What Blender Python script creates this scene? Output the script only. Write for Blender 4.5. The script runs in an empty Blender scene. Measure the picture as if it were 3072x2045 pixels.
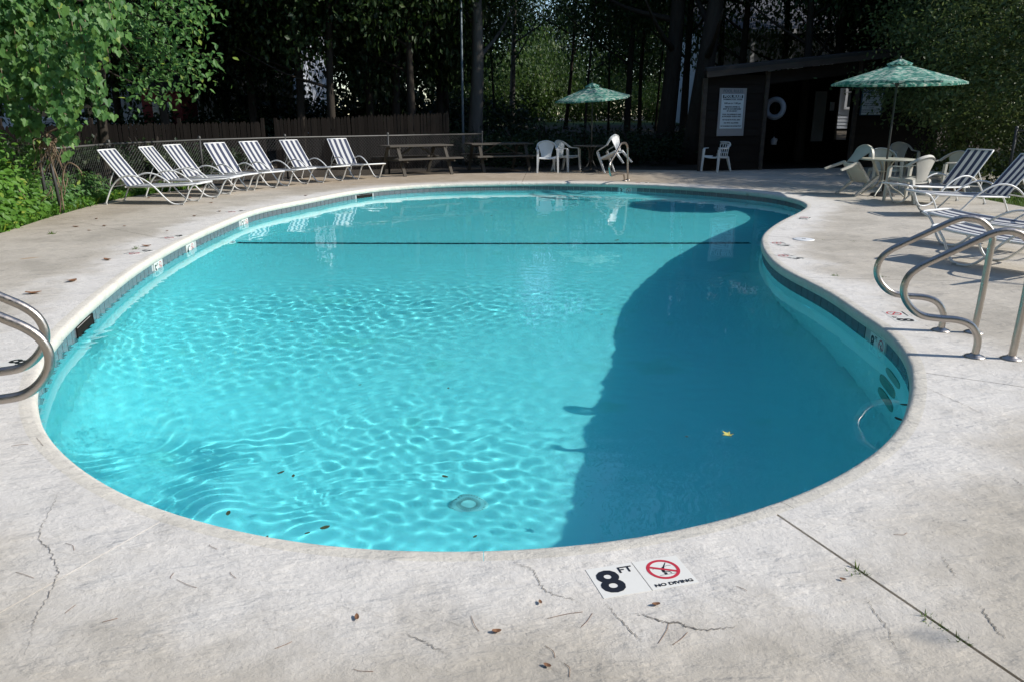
import bpy, bmesh, math, random
import numpy as np
from mathutils import Vector, Matrix, geometry

C = bpy.context.scene.collection
scene = bpy.context.scene
R = math.radians
random.seed(7)
rng = np.random.default_rng(7)

# ------------------------------------------------------------------ camera, sky, sun, exposure
CX, CY, FPX, HORIZ, EYE = 1536.0, 1022.5, 2300.0, 345.0, 1.55
PITCH = math.atan((CY - HORIZ) / FPX)
cam = bpy.data.objects.new('camera', bpy.data.cameras.new('camera'))
C.objects.link(cam)
cam.location = (0, 0, EYE)
cam.rotation_euler = (R(90) - PITCH, 0, 0)
cam.data.sensor_width = 36
cam.data.lens = FPX / 3072 * 36
cam.data.clip_start = 0.05
cam.data.clip_end = 1000
scene.camera = cam

SUN_EL = R(35.0)
SUN_DIR = Vector((0.987 * math.cos(SUN_EL), -0.158 * math.cos(SUN_EL), math.sin(SUN_EL))).normalized()
world = bpy.data.worlds.new('World')
scene.world = world
world.use_nodes = True
wn = world.node_tree.nodes
sky = wn.new('ShaderNodeTexSky')
sky.sky_type = 'NISHITA'
sky.sun_disc = False
sky.sun_elevation = SUN_EL
sky.sun_rotation = math.atan2(SUN_DIR.x, SUN_DIR.y)
sky.air_density = 1.0
sky.dust_density = 0.2
sky.ozone_density = 2.5
world.node_tree.links.new(sky.outputs[0], wn['Background'].inputs[0])
wn['Background'].inputs[1].default_value = 0.15
sun = bpy.data.lights.new('sun', 'SUN')
sun.energy = 4.3
sun.angle = R(0.53)
sun.color = (1.0, 0.955, 0.89)
sun.cycles.is_caustics_light = True
sun_o = bpy.data.objects.new('sun', sun)
C.objects.link(sun_o)
sun_o.rotation_euler = SUN_DIR.to_track_quat('Z', 'Y').to_euler()
scene.view_settings.view_transform = 'Standard'
scene.view_settings.look = 'None'
scene.view_settings.gamma = 1
scene.view_settings.use_curve_mapping = False
scene.view_settings.exposure = 0.33
scene.render.engine = 'CYCLES'
scene.cycles.use_denoising = True
scene.cycles.max_bounces = 14
scene.cycles.diffuse_bounces = 8
scene.cycles.transmission_bounces = 10
scene.cycles.sample_clamp_indirect = 0.0
scene.cycles.caustics_refractive = True
scene.cycles.caustics_reflective = False

# ------------------------------------------------------------------ helpers
def at(px, py, z=0.0):
    """point of the level z that the survey photograph shows at full-size pixel (px, py)"""
    u, v = px - CX, -(py - CY)
    d = Vector((u, FPX * math.cos(PITCH) + v * math.sin(PITCH), -FPX * math.sin(PITCH) + v * math.cos(PITCH)))
    t = (z - EYE) / d.z
    return Vector((d.x * t, d.y * t, z))

def at_y(px, py, Y):
    u, v = px - CX, -(py - CY)
    d = Vector((u, FPX * math.cos(PITCH) + v * math.sin(PITCH), -FPX * math.sin(PITCH) + v * math.cos(PITCH)))
    t = Y / d.y
    return Vector((d.x * t, Y, EYE + d.z * t))

def at_plane(px, py, p0, n):
    u, v = px - CX, -(py - CY)
    d = Vector((u, FPX * math.cos(PITCH) + v * math.sin(PITCH), -FPX * math.sin(PITCH) + v * math.cos(PITCH)))
    o = Vector((0, 0, EYE))
    t = (p0 - o).dot(n) / d.dot(n)
    return o + d * t

def smooth_path(pts, sub=6, closed=False):
    pts = [Vector(p) for p in pts]
    n = len(pts)
    out = []
    for i in range(n if closed else n - 1):
        if closed:
            p0, p1, p2, p3 = pts[i - 1], pts[i], pts[(i + 1) % n], pts[(i + 2) % n]
        else:
            p1, p2 = pts[i], pts[i + 1]
            p0 = pts[i - 1] if i > 0 else p1 * 2 - p2
            p3 = pts[i + 2] if i + 2 < n else p2 * 2 - p1
        for k in range(sub):
            t = k / sub
            out.append(0.5 * ((2 * p1) + (p2 - p0) * t + (2 * p0 - 5 * p1 + 4 * p2 - p3) * t * t + (3 * p1 - p0 - 3 * p2 + p3) * t ** 3))
    if not closed:
        out.append(pts[-1])
    return out

class MB:
    """collects shapes and links them as one mesh object"""
    def __init__(s):
        s.v, s.f, s.sm = [], [], []
    def add(s, vs, fs, smooth=False):
        b = len(s.v)
        s.v += [tuple(v) for v in vs]
        s.f += [tuple(i + b for i in f) for f in fs]
        s.sm += [smooth] * len(fs)
        return s
    def box(s, c, size, rot=None):
        x, y, z = size[0] / 2, size[1] / 2, size[2] / 2
        vs = [Vector(p) for p in ((-x, -y, -z), (x, -y, -z), (x, y, -z), (-x, y, -z), (-x, -y, z), (x, -y, z), (x, y, z), (-x, y, z))]
        if rot is not None:
            vs = [rot @ v for v in vs]
        c = Vector(c)
        return s.add([v + c for v in vs], [(0, 3, 2, 1), (4, 5, 6, 7), (0, 1, 5, 4), (1, 2, 6, 5), (2, 3, 7, 6), (3, 0, 4, 7)])
    def beam(s, a, b, w, h, up=(0, 0, 1)):
        a, b = Vector(a), Vector(b)
        d = (b - a)
        L = d.length
        d.normalize()
        up = Vector(up)
        x = d.cross(up)
        if x.length < 1e-4:
            x = d.cross(Vector((1, 0, 0)))
        x.normalize()
        y = x.cross(d)
        m = Matrix((x, d, y)).transposed()
        return s.box((a + b) / 2, (w, L, h), m)
    def tube(s, pts, r, n=8, closed=False, caps=True, flat=1.0):
        pts = [Vector(p) for p in pts]
        N = len(pts)
        rs = r if hasattr(r, '__len__') else [r] * N
        T = []
        for i in range(N):
            if closed:
                t = pts[(i + 1) % N] - pts[i - 1]
            else:
                t = pts[min(i + 1, N - 1)] - pts[max(i - 1, 0)]
            T.append(t.normalized() if t.length > 1e-9 else Vector((0, 0, 1)))
        a = Vector((0, 0, 1)) if abs(T[0].z) < 0.9 else Vector((1, 0, 0))
        nrm = (a - T[0] * a.dot(T[0])).normalized()
        vs = []
        for i in range(N):
            nrm = (nrm - T[i] * nrm.dot(T[i])).normalized()
            bi = T[i].cross(nrm)
            for k in range(n):
                th = 2 * math.pi * k / n
                vs.append(pts[i] + nrm * (math.cos(th) * rs[i]) + bi * (math.sin(th) * rs[i] * flat))
        fs = []
        for i in range(N if closed else N - 1):
            j = (i + 1) % N
            for k in range(n):
                l = (k + 1) % n
                fs.append((i * n + k, j * n + k, j * n + l, i * n + l))
        if caps and not closed:
            fs.append(tuple(range(n)))
            fs.append(tuple((N - 1) * n + k for k in reversed(range(n))))
        return s.add(vs, fs, True)
    def lathe(s, prof, n=24, c=(0, 0, 0), smooth=True):
        vs, fs = [], []
        for (r, z) in prof:
            for k in range(n):
                th = 2 * math.pi * k / n
                vs.append((c[0] + r * math.cos(th), c[1] + r * math.sin(th), c[2] + z))
        for i in range(len(prof) - 1):
            for k in range(n):
                l = (k + 1) % n
                fs.append((i * n + k, i * n + l, (i + 1) * n + l, (i + 1) * n + k))
        return s.add(vs, fs, smooth)
    def disc(s, c, r, n=24, up=1):
        vs = [(c[0] + r * math.cos(2 * math.pi * k / n), c[1] + r * math.sin(2 * math.pi * k / n), c[2]) for k in range(n)]
        return s.add(vs, [tuple(range(n))])
    def grid(s, fn, nu, nv, smooth=True):
        vs = [fn(i / nu, j / nv) for j in range(nv + 1) for i in range(nu + 1)]
        fs = [(j * (nu + 1) + i, j * (nu + 1) + i + 1, (j + 1) * (nu + 1) + i + 1, (j + 1) * (nu + 1) + i) for j in range(nv) for i in range(nu)]
        return s.add(vs, fs, smooth)
    def build(s, name, m, parent=None, kind=None, label=None):
        me = bpy.data.meshes.new(name)
        me.from_pydata([tuple(v) for v in s.v], [], s.f)
        me.polygons.foreach_set('use_smooth', s.sm)
        me.materials.append(m)
        o = bpy.data.objects.new(name, me)
        C.objects.link(o)
        if parent is not None:
            o.parent = parent
        if kind:
            o['kind'] = kind
        if label:
            o['label'] = label
        return o

def tag(o, label=None, cat=None, group=None, kind=None):
    if label: o['label'] = label
    if cat: o['category'] = cat
    if group: o['group'] = group
    if kind: o['kind'] = kind
    return o

def thing(name, label, cat, loc=(0, 0, 0), rz=0.0, group=None, rot=None):
    o = bpy.data.objects.new(name, None)
    o.empty_display_size = 0.1
    C.objects.link(o)
    o.location = loc
    o.rotation_euler = rot if rot else (0, 0, rz)
    return tag(o, label, cat, group)

CHILDREN = {}
def copy_tree(o, label=None, loc=None, rz=None, rot=None):
    c = o.copy()
    C.objects.link(c)
    if label: c['label'] = label
    if loc is not None: c.location = loc
    if rz is not None: c.rotation_euler = (0, 0, rz)
    if rot is not None: c.rotation_euler = rot
    for ch in list(o.children):
        d = ch.copy(); C.objects.link(d); d.parent = c
        for g in list(ch.children):
            e = g.copy(); C.objects.link(e); e.parent = d
    return c

def inst(src, name, parent, loc, rot=(0, 0, 0), scale=(1, 1, 1)):
    o = bpy.data.objects.new(name, src)
    C.objects.link(o)
    if parent is not None: o.parent = parent
    o.location = loc; o.rotation_euler = rot; o.scale = scale
    return o

# ------------------------------------------------------------------ materials
class NG:
    def __init__(s, name):
        s.m = bpy.data.materials.new(name)
        s.m.use_nodes = True
        s.t = s.m.node_tree
        s.b = s.t.nodes['Principled BSDF']
        s.out = s.t.nodes['Material Output']
    def n(s, typ, ins=None, **props):
        nd = s.t.nodes.new(typ)
        for k, v in props.items():
            setattr(nd, k, v)
        for k, v in (ins or {}).items():
            s.set(nd.inputs[k], v)
        return nd
    def set(s, sock, v):
        if isinstance(v, bpy.types.NodeSocket):
            s.t.links.new(v, sock)
        elif isinstance(v, (tuple, list)) and len(v) == 3 and sock.type == 'RGBA':
            sock.default_value = (*v, 1)
        else:
            sock.default_value = v
    def pos(s, kind='Object'):
        if kind == 'World':
            return s.n('ShaderNodeNewGeometry').outputs['Position']
        return s.n('ShaderNodeTexCoord').outputs[kind]
    def mapped(s, vec, scale=(1, 1, 1), rot=(0, 0, 0), loc=(0, 0, 0)):
        return s.n('ShaderNodeMapping', {'Vector': vec, 'Scale': scale, 'Rotation': rot, 'Location': loc}).outputs[0]
    def noise(s, vec, scale, detail=4, rough=0.5, dist=0.0):
        return s.n('ShaderNodeTexNoise', {'Vector': vec, 'Scale': scale, 'Detail': detail, 'Roughness': rough, 'Distortion': dist}).outputs[0]
    def ramp(s, fac, lo, hi, a=0.0, b=1.0):
        return s.n('ShaderNodeMapRange', {0: fac, 1: lo, 2: hi, 3: a, 4: b}, clamp=True, interpolation_type='SMOOTHSTEP').outputs[0]
    def mix(s, fac, a, b, blend='MIX'):
        nd = s.n('ShaderNodeMix', data_type='RGBA', blend_type=blend)
        s.set(nd.inputs[0], fac); s.set(nd.inputs[6], a); s.set(nd.inputs[7], b)
        return nd.outputs[2]
    def math(s, op, a, b=0.0):
        nd = s.n('ShaderNodeMath', operation=op)
        s.set(nd.inputs[0], a); s.set(nd.inputs[1], b)
        return nd.outputs[0]
    def bump(s, h, strength=0.5, dist=0.01, normal=None):
        nd = s.n('ShaderNodeBump', {'Height': h, 'Strength': strength, 'Distance': dist})
        if normal is not None: s.set(nd.inputs['Normal'], normal)
        return nd.outputs[0]
    def p(s, **kw):
        for k, v in kw.items():
            s.set(s.b.inputs[k.replace('_', ' ')], v)
        return s

def simple(name, col, rough=0.6, metal=0.0, var=0.12, scale=6.0, bump=0.0, spec=0.5):
    g = NG(name)
    v = g.pos()
    nz = g.noise(v, scale, 5, 0.6)
    dark = tuple(c * (1 - var) for c in col); lite = tuple(min(1, c * (1 + var)) for c in col)
    g.p(Base_Color=g.mix(nz, dark, lite), Roughness=rough, Metallic=metal)
    g.b.inputs['Specular IOR Level'].default_value = spec
    if bump:
        g.p(Normal=g.bump(g.noise(v, scale * 6, 4), 0.5, bump))
    return g.m

def leaf_mat(name, a, b, c, scale=1.2, trans=0.35):
    """a, b, c: three leaf greens picked leaf by leaf"""
    g = NG(name)
    info = g.n('ShaderNodeNewGeometry').outputs['Random Per Island']
    nz = g.noise(g.pos('World'), scale, 3)
    col = g.mix(g.ramp(info, 0.1, 0.75), a, b)
    col = g.mix(g.ramp(info, 0.93, 0.97), col, c)
    col = g.mix(g.ramp(nz, 0.35, 0.7, 0.0, 0.35), col, tuple(x * 0.6 for x in a))
    g.p(Base_Color=col, Roughness=0.5)
    g.b.inputs['Specular IOR Level'].default_value = 0.35
    tr = g.n('ShaderNodeBsdfTranslucent', {'Color': g.mix(0.5, col, tuple(min(1, x * 1.6) for x in b))})
    mx = g.n('ShaderNodeMixShader', {0: trans, 1: g.b.outputs[0], 2: tr.outputs[0]})
    g.t.links.new(mx.outputs[0], g.out.inputs[0])
    return g.m

def make_deck_mat(name='stamped_concrete', tone=1.0):
    g = NG(name)
    P = g.pos('World')
    edge = g.n('ShaderNodeAttribute', attribute_name='edge').outputs['Fac']     # metres from the coping
    dirt = g.n('ShaderNodeAttribute', attribute_name='dirt').outputs['Fac']
    big = g.noise(P, 0.8, 6, 0.62, 0.2)
    mid = g.noise(P, 3.2, 10, 0.68)
    ridg = g.noise(g.mapped(P, (4.5, 10, 5), (0, 0, R(-34))), 1.0, 12, 0.66, 0.12)
    slate = g.noise(g.mapped(P, (1.6, 4.2, 2), (0, 0, R(-40))), 1.0, 6, 0.55)
    ledge = g.ramp(slate, 0.44, 0.56)
    ledge2 = g.ramp(slate, 0.57, 0.66)
    fine = g.noise(P, 48, 8, 0.72)
    pale = g.ramp(g.math('ADD', edge, g.math('MULTIPLY', g.math('SUBTRACT', big, 0.5), 1.7)), 0.22, 0.80, 1.0, 0.0)
    col = g.mix(pale, (0.51, 0.46, 0.385), (0.68, 0.643, 0.588))
    col = g.mix(g.math('MULTIPLY', g.ramp(edge, 0.35, 0.9), g.ramp(big, 0.42, 0.66, 0, 0.62)), col, (0.34, 0.305, 0.25))
    col = g.mix(g.math('MULTIPLY', dirt, g.ramp(mid, 0.25, 0.7, 0.55, 1.0)), col, (0.33, 0.245, 0.155))
    blot = g.math('MULTIPLY', g.ramp(edge, 0.3, 0.8, 0.25, 1.0), g.ramp(mid, 0.47, 0.66, 0, 0.32))
    col = g.mix(blot, col, (0.33, 0.30, 0.25))
    col = g.mix(g.ramp(ridg, 0.56, 0.76, 0, 0.28), col, (0.30, 0.27, 0.225))
    col = g.mix(g.ramp(mid, 0.56, 0.78, 0, 0.30), col, (0.27, 0.245, 0.205))
    speck = g.ramp(g.noise(P, 26, 3, 0.5), 0.69, 0.75)
    col = g.mix(g.math('MULTIPLY', speck, 0.28), col, (0.13, 0.11, 0.085))
    rust = g.ramp(g.noise(P, 2.3, 2, 0.4), 0.735, 0.80, 0, 0.5)
    col = g.mix(rust, col, (0.36, 0.21, 0.09))
    col = g.mix(g.ramp(fine, 0.42, 0.62, 0.10, 0.0), col, (0.20, 0.185, 0.16))
    gran = g.noise(P, 130, 4, 0.7)
    h = g.math('ADD', g.math('MULTIPLY', ridg, 0.42), g.math('ADD', g.math('MULTIPLY', mid, 0.75), g.math('ADD', g.math('ADD', g.math('MULTIPLY', fine, 0.16), g.math('MULTIPLY', gran, 0.05)), g.math('MULTIPLY', g.math('ADD', ledge, ledge2), 0.30))))
    if tone < 1: col = g.mix(1.0, col, (tone, tone * 0.985, tone * 0.93), 'MULTIPLY')
    g.p(Base_Color=col, Roughness=0.85, Normal=g.bump(h, 0.85, 0.024))
    g.b.inputs['Specular IOR Level'].default_value = 0.25
    return g.m

def make_plaster():
    g = NG('pool_plaster')
    P = g.pos('World')
    a = g.noise(P, 0.8, 4, 0.6)
    col = g.mix(g.ramp(a, 0.35, 0.7), (0.66, 0.965, 0.98), (0.62, 0.955, 0.975))
    alg = g.ramp(g.noise(P, 1.7, 3, 0.5), 0.60, 0.74, 0, 0.28)
    col = g.mix(alg, col, (0.45, 0.80, 0.62))
    g.p(Base_Color=col, Roughness=0.9)
    g.b.subsurface_method = 'BURLEY'
    g.b.inputs['Subsurface Weight'].default_value = 0.30
    g.b.inputs['Subsurface Radius'].default_value = (0.10, 1.0, 1.05)
    g.b.inputs['Subsurface Scale'].default_value = 1.3  # wide spread stands in for light scattered through the water
    g.b.inputs['Specular IOR Level'].default_value = 0.0
    return g.m

def make_water():
    g = NG('pool_water')
    g.p(Base_Color=(0.25, 0.955, 1.0), Roughness=0.0, IOR=1.333, Transmission_Weight=1.0)
    return g.m

def make_stripes():
    g = NG('striped_sling')
    uv = g.n('ShaderNodeUVMap').outputs[0]
    x = g.n('ShaderNodeSeparateXYZ', {0: uv}).outputs[0]
    w = g.math('FRACT', g.math('MULTIPLY', x, 3.5))
    st = g.ramp(w, 0.49, 0.51)
    weave = g.noise(g.pos(), 260, 2)
    col = g.mix(st, (0.030, 0.040, 0.085), (0.66, 0.66, 0.64))
    col = g.mix(g.ramp(weave, 0.3, 0.7, 0, 0.16), col, (0.2, 0.21, 0.24))
    g.p(Base_Color=col, Roughness=0.8)
    tr = g.n('ShaderNodeBsdfTranslucent', {'Color': col})
    mx = g.n('ShaderNodeMixShader', {0: 0.22, 1: g.b.outputs[0], 2: tr.outputs[0]})
    g.t.links.new(mx.outputs[0], g.out.inputs[0])
    return g.m

def make_canopy_mat():
    g = NG('leaf_print_canvas')
    uv = g.n('ShaderNodeUVMap').outputs[0]
    v = g.n('ShaderNodeTexVoronoi', {'Vector': g.mapped(uv, (1.0, 2.1, 1)), 'Scale': 9.0, 'Randomness': 0.9}, feature='F1')
    d = v.outputs['Distance']
    wob = g.noise(uv, 26, 2)
    lf = g.ramp(g.math('ADD', d, g.math('MULTIPLY', wob, 0.25)), 0.50, 0.58, 1, 0)
    hole = g.ramp(g.noise(g.mapped(uv, (7, 26, 1)), 1.6, 3, 0.6), 0.40, 0.50)
    dark = g.ramp(g.noise(uv, 13, 2), 0.42, 0.55)
    col = g.mix(dark, (0.05, 0.23, 0.175), (0.20, 0.43, 0.34))
    col = g.mix(g.math('MULTIPLY', lf, hole), col, (0.72, 0.78, 0.66))
    g.p(Base_Color=col, Roughness=0.8)
    tr = g.n('ShaderNodeBsdfTranslucent', {'Color': col})
    mx = g.n('ShaderNodeMixShader', {0: 0.42, 1: g.b.outputs[0], 2: tr.outputs[0]})
    g.t.links.new(mx.outputs[0], g.out.inputs[0])
    return g.m

def make_wood(name, a, b, scale=(2, 2, 30), rough=0.85, rnd=True):
    g = NG(name)
    P = g.pos()
    gr = g.noise(g.mapped(P, scale), 1.0, 6, 0.6, 0.4)
    col = g.mix(gr, a, b)
    if rnd:
        r = g.n('ShaderNodeObjectInfo').outputs['Random']
        col = g.mix(g.ramp(r, 0, 1, 0, 0.45), col, tuple(x * 0.45 for x in a))
    g.p(Base_Color=col, Roughness=rough, Normal=g.bump(gr, 0.5, 0.004))
    g.b.inputs['Specular IOR Level'].default_value = 0.08
    return g.m

def make_steel():
    g = NG('stainless_steel')
    P = g.pos()
    nz = g.noise(g.mapped(P, (1, 1, 1)), 40, 5, 0.7)
    br = g.noise(P, 9, 4)
    g.p(Base_Color=g.mix(br, (0.40, 0.35, 0.305), (0.52, 0.47, 0.42)), Metallic=1.0, Roughness=g.ramp(nz, 0.3, 0.7, 0.26, 0.46), Normal=g.bump(nz, 0.2, 0.0006))
    return g.m

def make_bark(name, a, b):
    g = NG(name)
    P = g.pos()
    r = g.noise(g.mapped(P, (9, 9, 1.6)), 1.0, 7, 0.65, 0.5)
    col = g.mix(r, a, b)
    g.p(Base_Color=col, Roughness=0.95, Normal=g.bump(r, 0.9, 0.03))
    g.b.inputs['Specular IOR Level'].default_value = 0.08
    return g.m

def make_ground():
    g = NG('leaf_litter_ground')
    P = g.pos('World')
    a = g.noise(P, 1.5, 8, 0.7)
    b = g.noise(P, 25, 4, 0.7)
    lawn = g.n('ShaderNodeAttribute', attribute_name='lawn').outputs['Fac']
    soil = g.mix(a, (0.030, 0.024, 0.016), (0.075, 0.055, 0.035))
    soil = g.mix(g.ramp(b, 0.55, 0.7, 0, 0.6), soil, (0.10, 0.065, 0.035))
    grass = g.mix(b, (0.035, 0.075, 0.014), (0.075, 0.12, 0.03))
    g.p(Base_Color=g.mix(lawn, soil, grass), Roughness=0.95, Normal=g.bump(b, 0.8, 0.03))
    return g.m

MAT = dict(
    deck=make_deck_mat(), coping=make_deck_mat('coping_concrete', 0.955), plaster=make_plaster(), water=make_water(),
    sling=make_stripes(), canopy=make_canopy_mat(), steel=make_steel(), ground=make_ground(),
    filler=simple('joint_filler', (0.03, 0.027, 0.022), 0.95),
    crack=simple('crack_shadow', (0.21, 0.19, 0.165), 0.95, var=0.3, scale=20),
    grout=simple('tile_grout', (0.42, 0.43, 0.42), 0.8),
    tile=simple('waterline_tile_glaze', (0.13, 0.14, 0.15), 0.25, var=0.4, scale=9),
    break_tile=simple('break_line_glaze', (0.012, 0.03, 0.06), 0.3, var=0.4, scale=12),
    white_metal=simple('white_powder_coat', (0.74, 0.74, 0.72), 0.35, var=0.06, scale=18),
    rubber=simple('grey_rubber_foot', (0.35, 0.35, 0.34), 0.7),
    resin=simple('white_resin', (0.66, 0.67, 0.66), 0.42, var=0.08, scale=7),
    resin_old=simple('aged_beige_resin', (0.50, 0.475, 0.41), 0.5, var=0.14, scale=6),
    table_metal=simple('cream_table_frame', (0.42, 0.41, 0.34), 0.45, var=0.1),
    pole=simple('dark_umbrella_pole', (0.035, 0.033, 0.03), 0.5),
    picnic=make_wood('weathered_table_wood', (0.075, 0.066, 0.055), (0.145, 0.13, 0.11), (3, 25, 25)),
    siding=make_wood('dark_stained_siding', (0.017, 0.0135, 0.0115), (0.033, 0.026, 0.022), (2, 14, 14)),
    fascia=make_wood('worn_fascia_wood', (0.035, 0.029, 0.024), (0.11, 0.09, 0.075), (1.2, 9, 9), rnd=False),
    picket=make_wood('grey_picket_wood', (0.020, 0.016, 0.013), (0.036, 0.030, 0.025), (14, 14, 1.5)),
    interior=simple('dark_interior_board', (0.018, 0.016, 0.014), 0.9, spec=0.05),
    roofing=simple('dark_roof_felt', (0.03, 0.028, 0.027), 0.95),
    grey_board=simple('grey_backing_board', (0.30, 0.29, 0.29), 0.8, var=0.1),
    sign_white=simple('faded_sign_face', (0.62, 0.68, 0.70), 0.5, var=0.05),
    sign_black=simple('sign_black', (0.016, 0.02, 0.03), 0.6),
    sign_blue=simple('sign_blue_header', (0.03, 0.085, 0.13), 0.5),
    sign_ink=simple('sign_faded_ink', (0.10, 0.13, 0.17), 0.7),
    ring=simple('life_ring_white', (0.27, 0.29, 0.33), 0.6),
    marker=simple('ceramic_marker_white', (0.74, 0.72, 0.66), 0.3, var=0.03),
    ink_black=simple('marker_black', (0.012, 0.012, 0.016), 0.4),
    ink_red=simple('marker_red', (0.52, 0.03, 0.05), 0.4),
    wire=simple('galvanised_wire', (0.06, 0.06, 0.06), 0.6, 0.3),
    fence_pipe=simple('galvanised_pipe', (0.09, 0.087, 0.08), 0.5, 0.4, var=0.25, scale=3),
    black_post=simple('dark_fence_post', (0.035, 0.035, 0.033), 0.6),
    bark=make_bark('dark_bark', (0.022, 0.018, 0.014), (0.065, 0.055, 0.045)),
    bark_grey=make_bark('grey_bark', (0.06, 0.055, 0.048), (0.14, 0.13, 0.115)),
    twig=simple('dry_twig', (0.20, 0.14, 0.09), 0.9, var=0.3),
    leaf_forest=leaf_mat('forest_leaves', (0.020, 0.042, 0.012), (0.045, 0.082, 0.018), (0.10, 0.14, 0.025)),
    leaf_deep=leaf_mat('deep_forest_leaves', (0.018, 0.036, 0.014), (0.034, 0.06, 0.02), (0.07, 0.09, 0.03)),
    leaf_vine=leaf_mat('vine_leaves', (0.055, 0.145, 0.036), (0.125, 0.255, 0.058), (0.27, 0.36, 0.06)),
    leaf_bright=leaf_mat('young_creeper_leaves', (0.075, 0.19, 0.022), (0.13, 0.27, 0.035), (0.28, 0.33, 0.03)),
    leaf_olive=leaf_mat('olive_bush_leaves', (0.055, 0.09, 0.028), (0.12, 0.165, 0.05), (0.22, 0.24, 0.09)),
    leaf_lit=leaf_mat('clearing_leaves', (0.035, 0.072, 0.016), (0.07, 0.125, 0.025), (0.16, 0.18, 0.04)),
    grass=leaf_mat('grass_blades', (0.09, 0.16, 0.03), (0.16, 0.25, 0.05), (0.30, 0.27, 0.10)),
    dry_leaf=simple('dry_brown_leaf', (0.20, 0.095, 0.045), 0.8, var=0.4, scale=15),
    wet_leaf=simple('wet_dark_leaf', (0.045, 0.06, 0.022), 0.6, var=0.4, scale=15),
    yellow_leaf=simple('yellow_maple_leaf', (0.50, 0.46, 0.12), 0.6),
    siding_white=simple('house_white_siding', (0.50, 0.53, 0.58), 0.7, var=0.05, scale=1),
    house_trim=simple('house_white_trim', (0.78, 0.80, 0.83), 0.6, var=0.03),
    shingle=simple('house_grey_shingles', (0.085, 0.087, 0.10), 0.9, var=0.2, scale=5),
    glass_dark=simple('dark_window_glass', (0.02, 0.025, 0.03), 0.08),
    red=simple('dull_red_paint', (0.30, 0.05, 0.06), 0.6),
    wicker=simple('terracotta_wicker', (0.30, 0.14, 0.08), 0.8, var=0.35, scale=25),
    light_pole=simple('blue_grey_pole', (0.09, 0.115, 0.13), 0.5, 0.2),
    white_plastic=simple('white_plastic', (0.74, 0.75, 0.75), 0.4, var=0.03),
    recess_shade=simple('shadowed_step_recess', (0.20, 0.36, 0.32), 0.9, var=0.35, scale=14),
)

# ------------------------------------------------------------------ pool outline (inner lip of the coping, at deck level)
OUT_PX = [(1370, 1649), (1200, 1646.5), (1019, 1639), (764, 1600.5), (509, 1532), (387, 1488.5), (265, 1417), (178, 1346), (132, 1297),
          (108, 1228), (104, 1180), (110, 1125), (153, 1030), (204, 972), (277.5, 905), (368, 832), (436, 784.5), (544.5, 723), (673.5, 665.6),
          (775, 628), (911, 601), (1100, 568), (1300, 553.5), (1570, 548), (1758, 549), (1942, 554), (2135, 565.5), (2298, 581), (2370, 593.5),
          (2405, 604), (2421, 618), (2400, 634), (2336.5, 665), (2290.6, 699), (2283.4, 722), (2288, 745), (2319, 785), (2362, 814), (2423, 843),
          (2489, 877), (2552, 920), (2603, 955), (2656, 985), (2690, 1022), (2721, 1061), (2736, 1105), (2737.5, 1140), (2727, 1208), (2702.6, 1275), (2642, 1341),
          (2522, 1419), (2413, 1474), (2293, 1516), (2100, 1573), (2006, 1592), (1794, 1624), (1582, 1645)]
raw = [at(*p).to_2d().to_3d() for p in OUT_PX]
dense = smooth_path(raw, 24, True)

def resample(pts, step):
    P = np.array([[p[0], p[1]] for p in pts])
    P = np.vstack([P, P[:1]])
    seg = np.hypot(*np.diff(P, axis=0).T)
    s = np.concatenate([[0], np.cumsum(seg)])
    n = int(round(s[-1] / step))
    t = np.linspace(0, s[-1], n, endpoint=False)
    return np.stack([np.interp(t, s, P[:, 0]), np.interp(t, s, P[:, 1])], -1)

OUTL = resample(dense, 0.10)
for _ in range(14):                                   # iron out survey noise
    OUTL = 0.5 * OUTL + 0.25 * (np.roll(OUTL, 1, 0) + np.roll(OUTL, -1, 0))
if np.sum(OUTL[:, 0] * np.roll(OUTL[:, 1], -1) - np.roll(OUTL[:, 0], -1) * OUTL[:, 1]) < 0:
    OUTL = OUTL[::-1].copy()                          # counter-clockwise
TAN = np.roll(OUTL, -1, 0) - np.roll(OUTL, 1, 0)
TAN /= np.linalg.norm(TAN, axis=1)[:, None]
NRM = np.stack([TAN[:, 1], -TAN[:, 0]], -1)           # points away from the water
NO = len(OUTL)
def off(d):
    return OUTL + NRM * d

def inside(poly, x, y):
    c = np.zeros(np.shape(x), bool)
    px, py = poly[:, 0], poly[:, 1]
    j = len(poly) - 1
    for i in range(len(poly)):
        cond = ((py[i] > y) != (py[j] > y)) & (x < (px[j] - px[i]) * (y - py[i]) / (py[j] - py[i] + 1e-12) + px[i])
        c ^= cond
        j = i
    return c

def dist_out(x, y):
    P = np.stack([np.ravel(x), np.ravel(y)], -1)
    d = np.full(len(P), 1e9)
    for i in range(0, NO, 2):
        d = np.minimum(d, np.hypot(P[:, 0] - OUTL[i, 0], P[:, 1] - OUTL[i, 1]))
    return d.reshape(np.shape(x))

WATER_Z = -0.172
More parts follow.
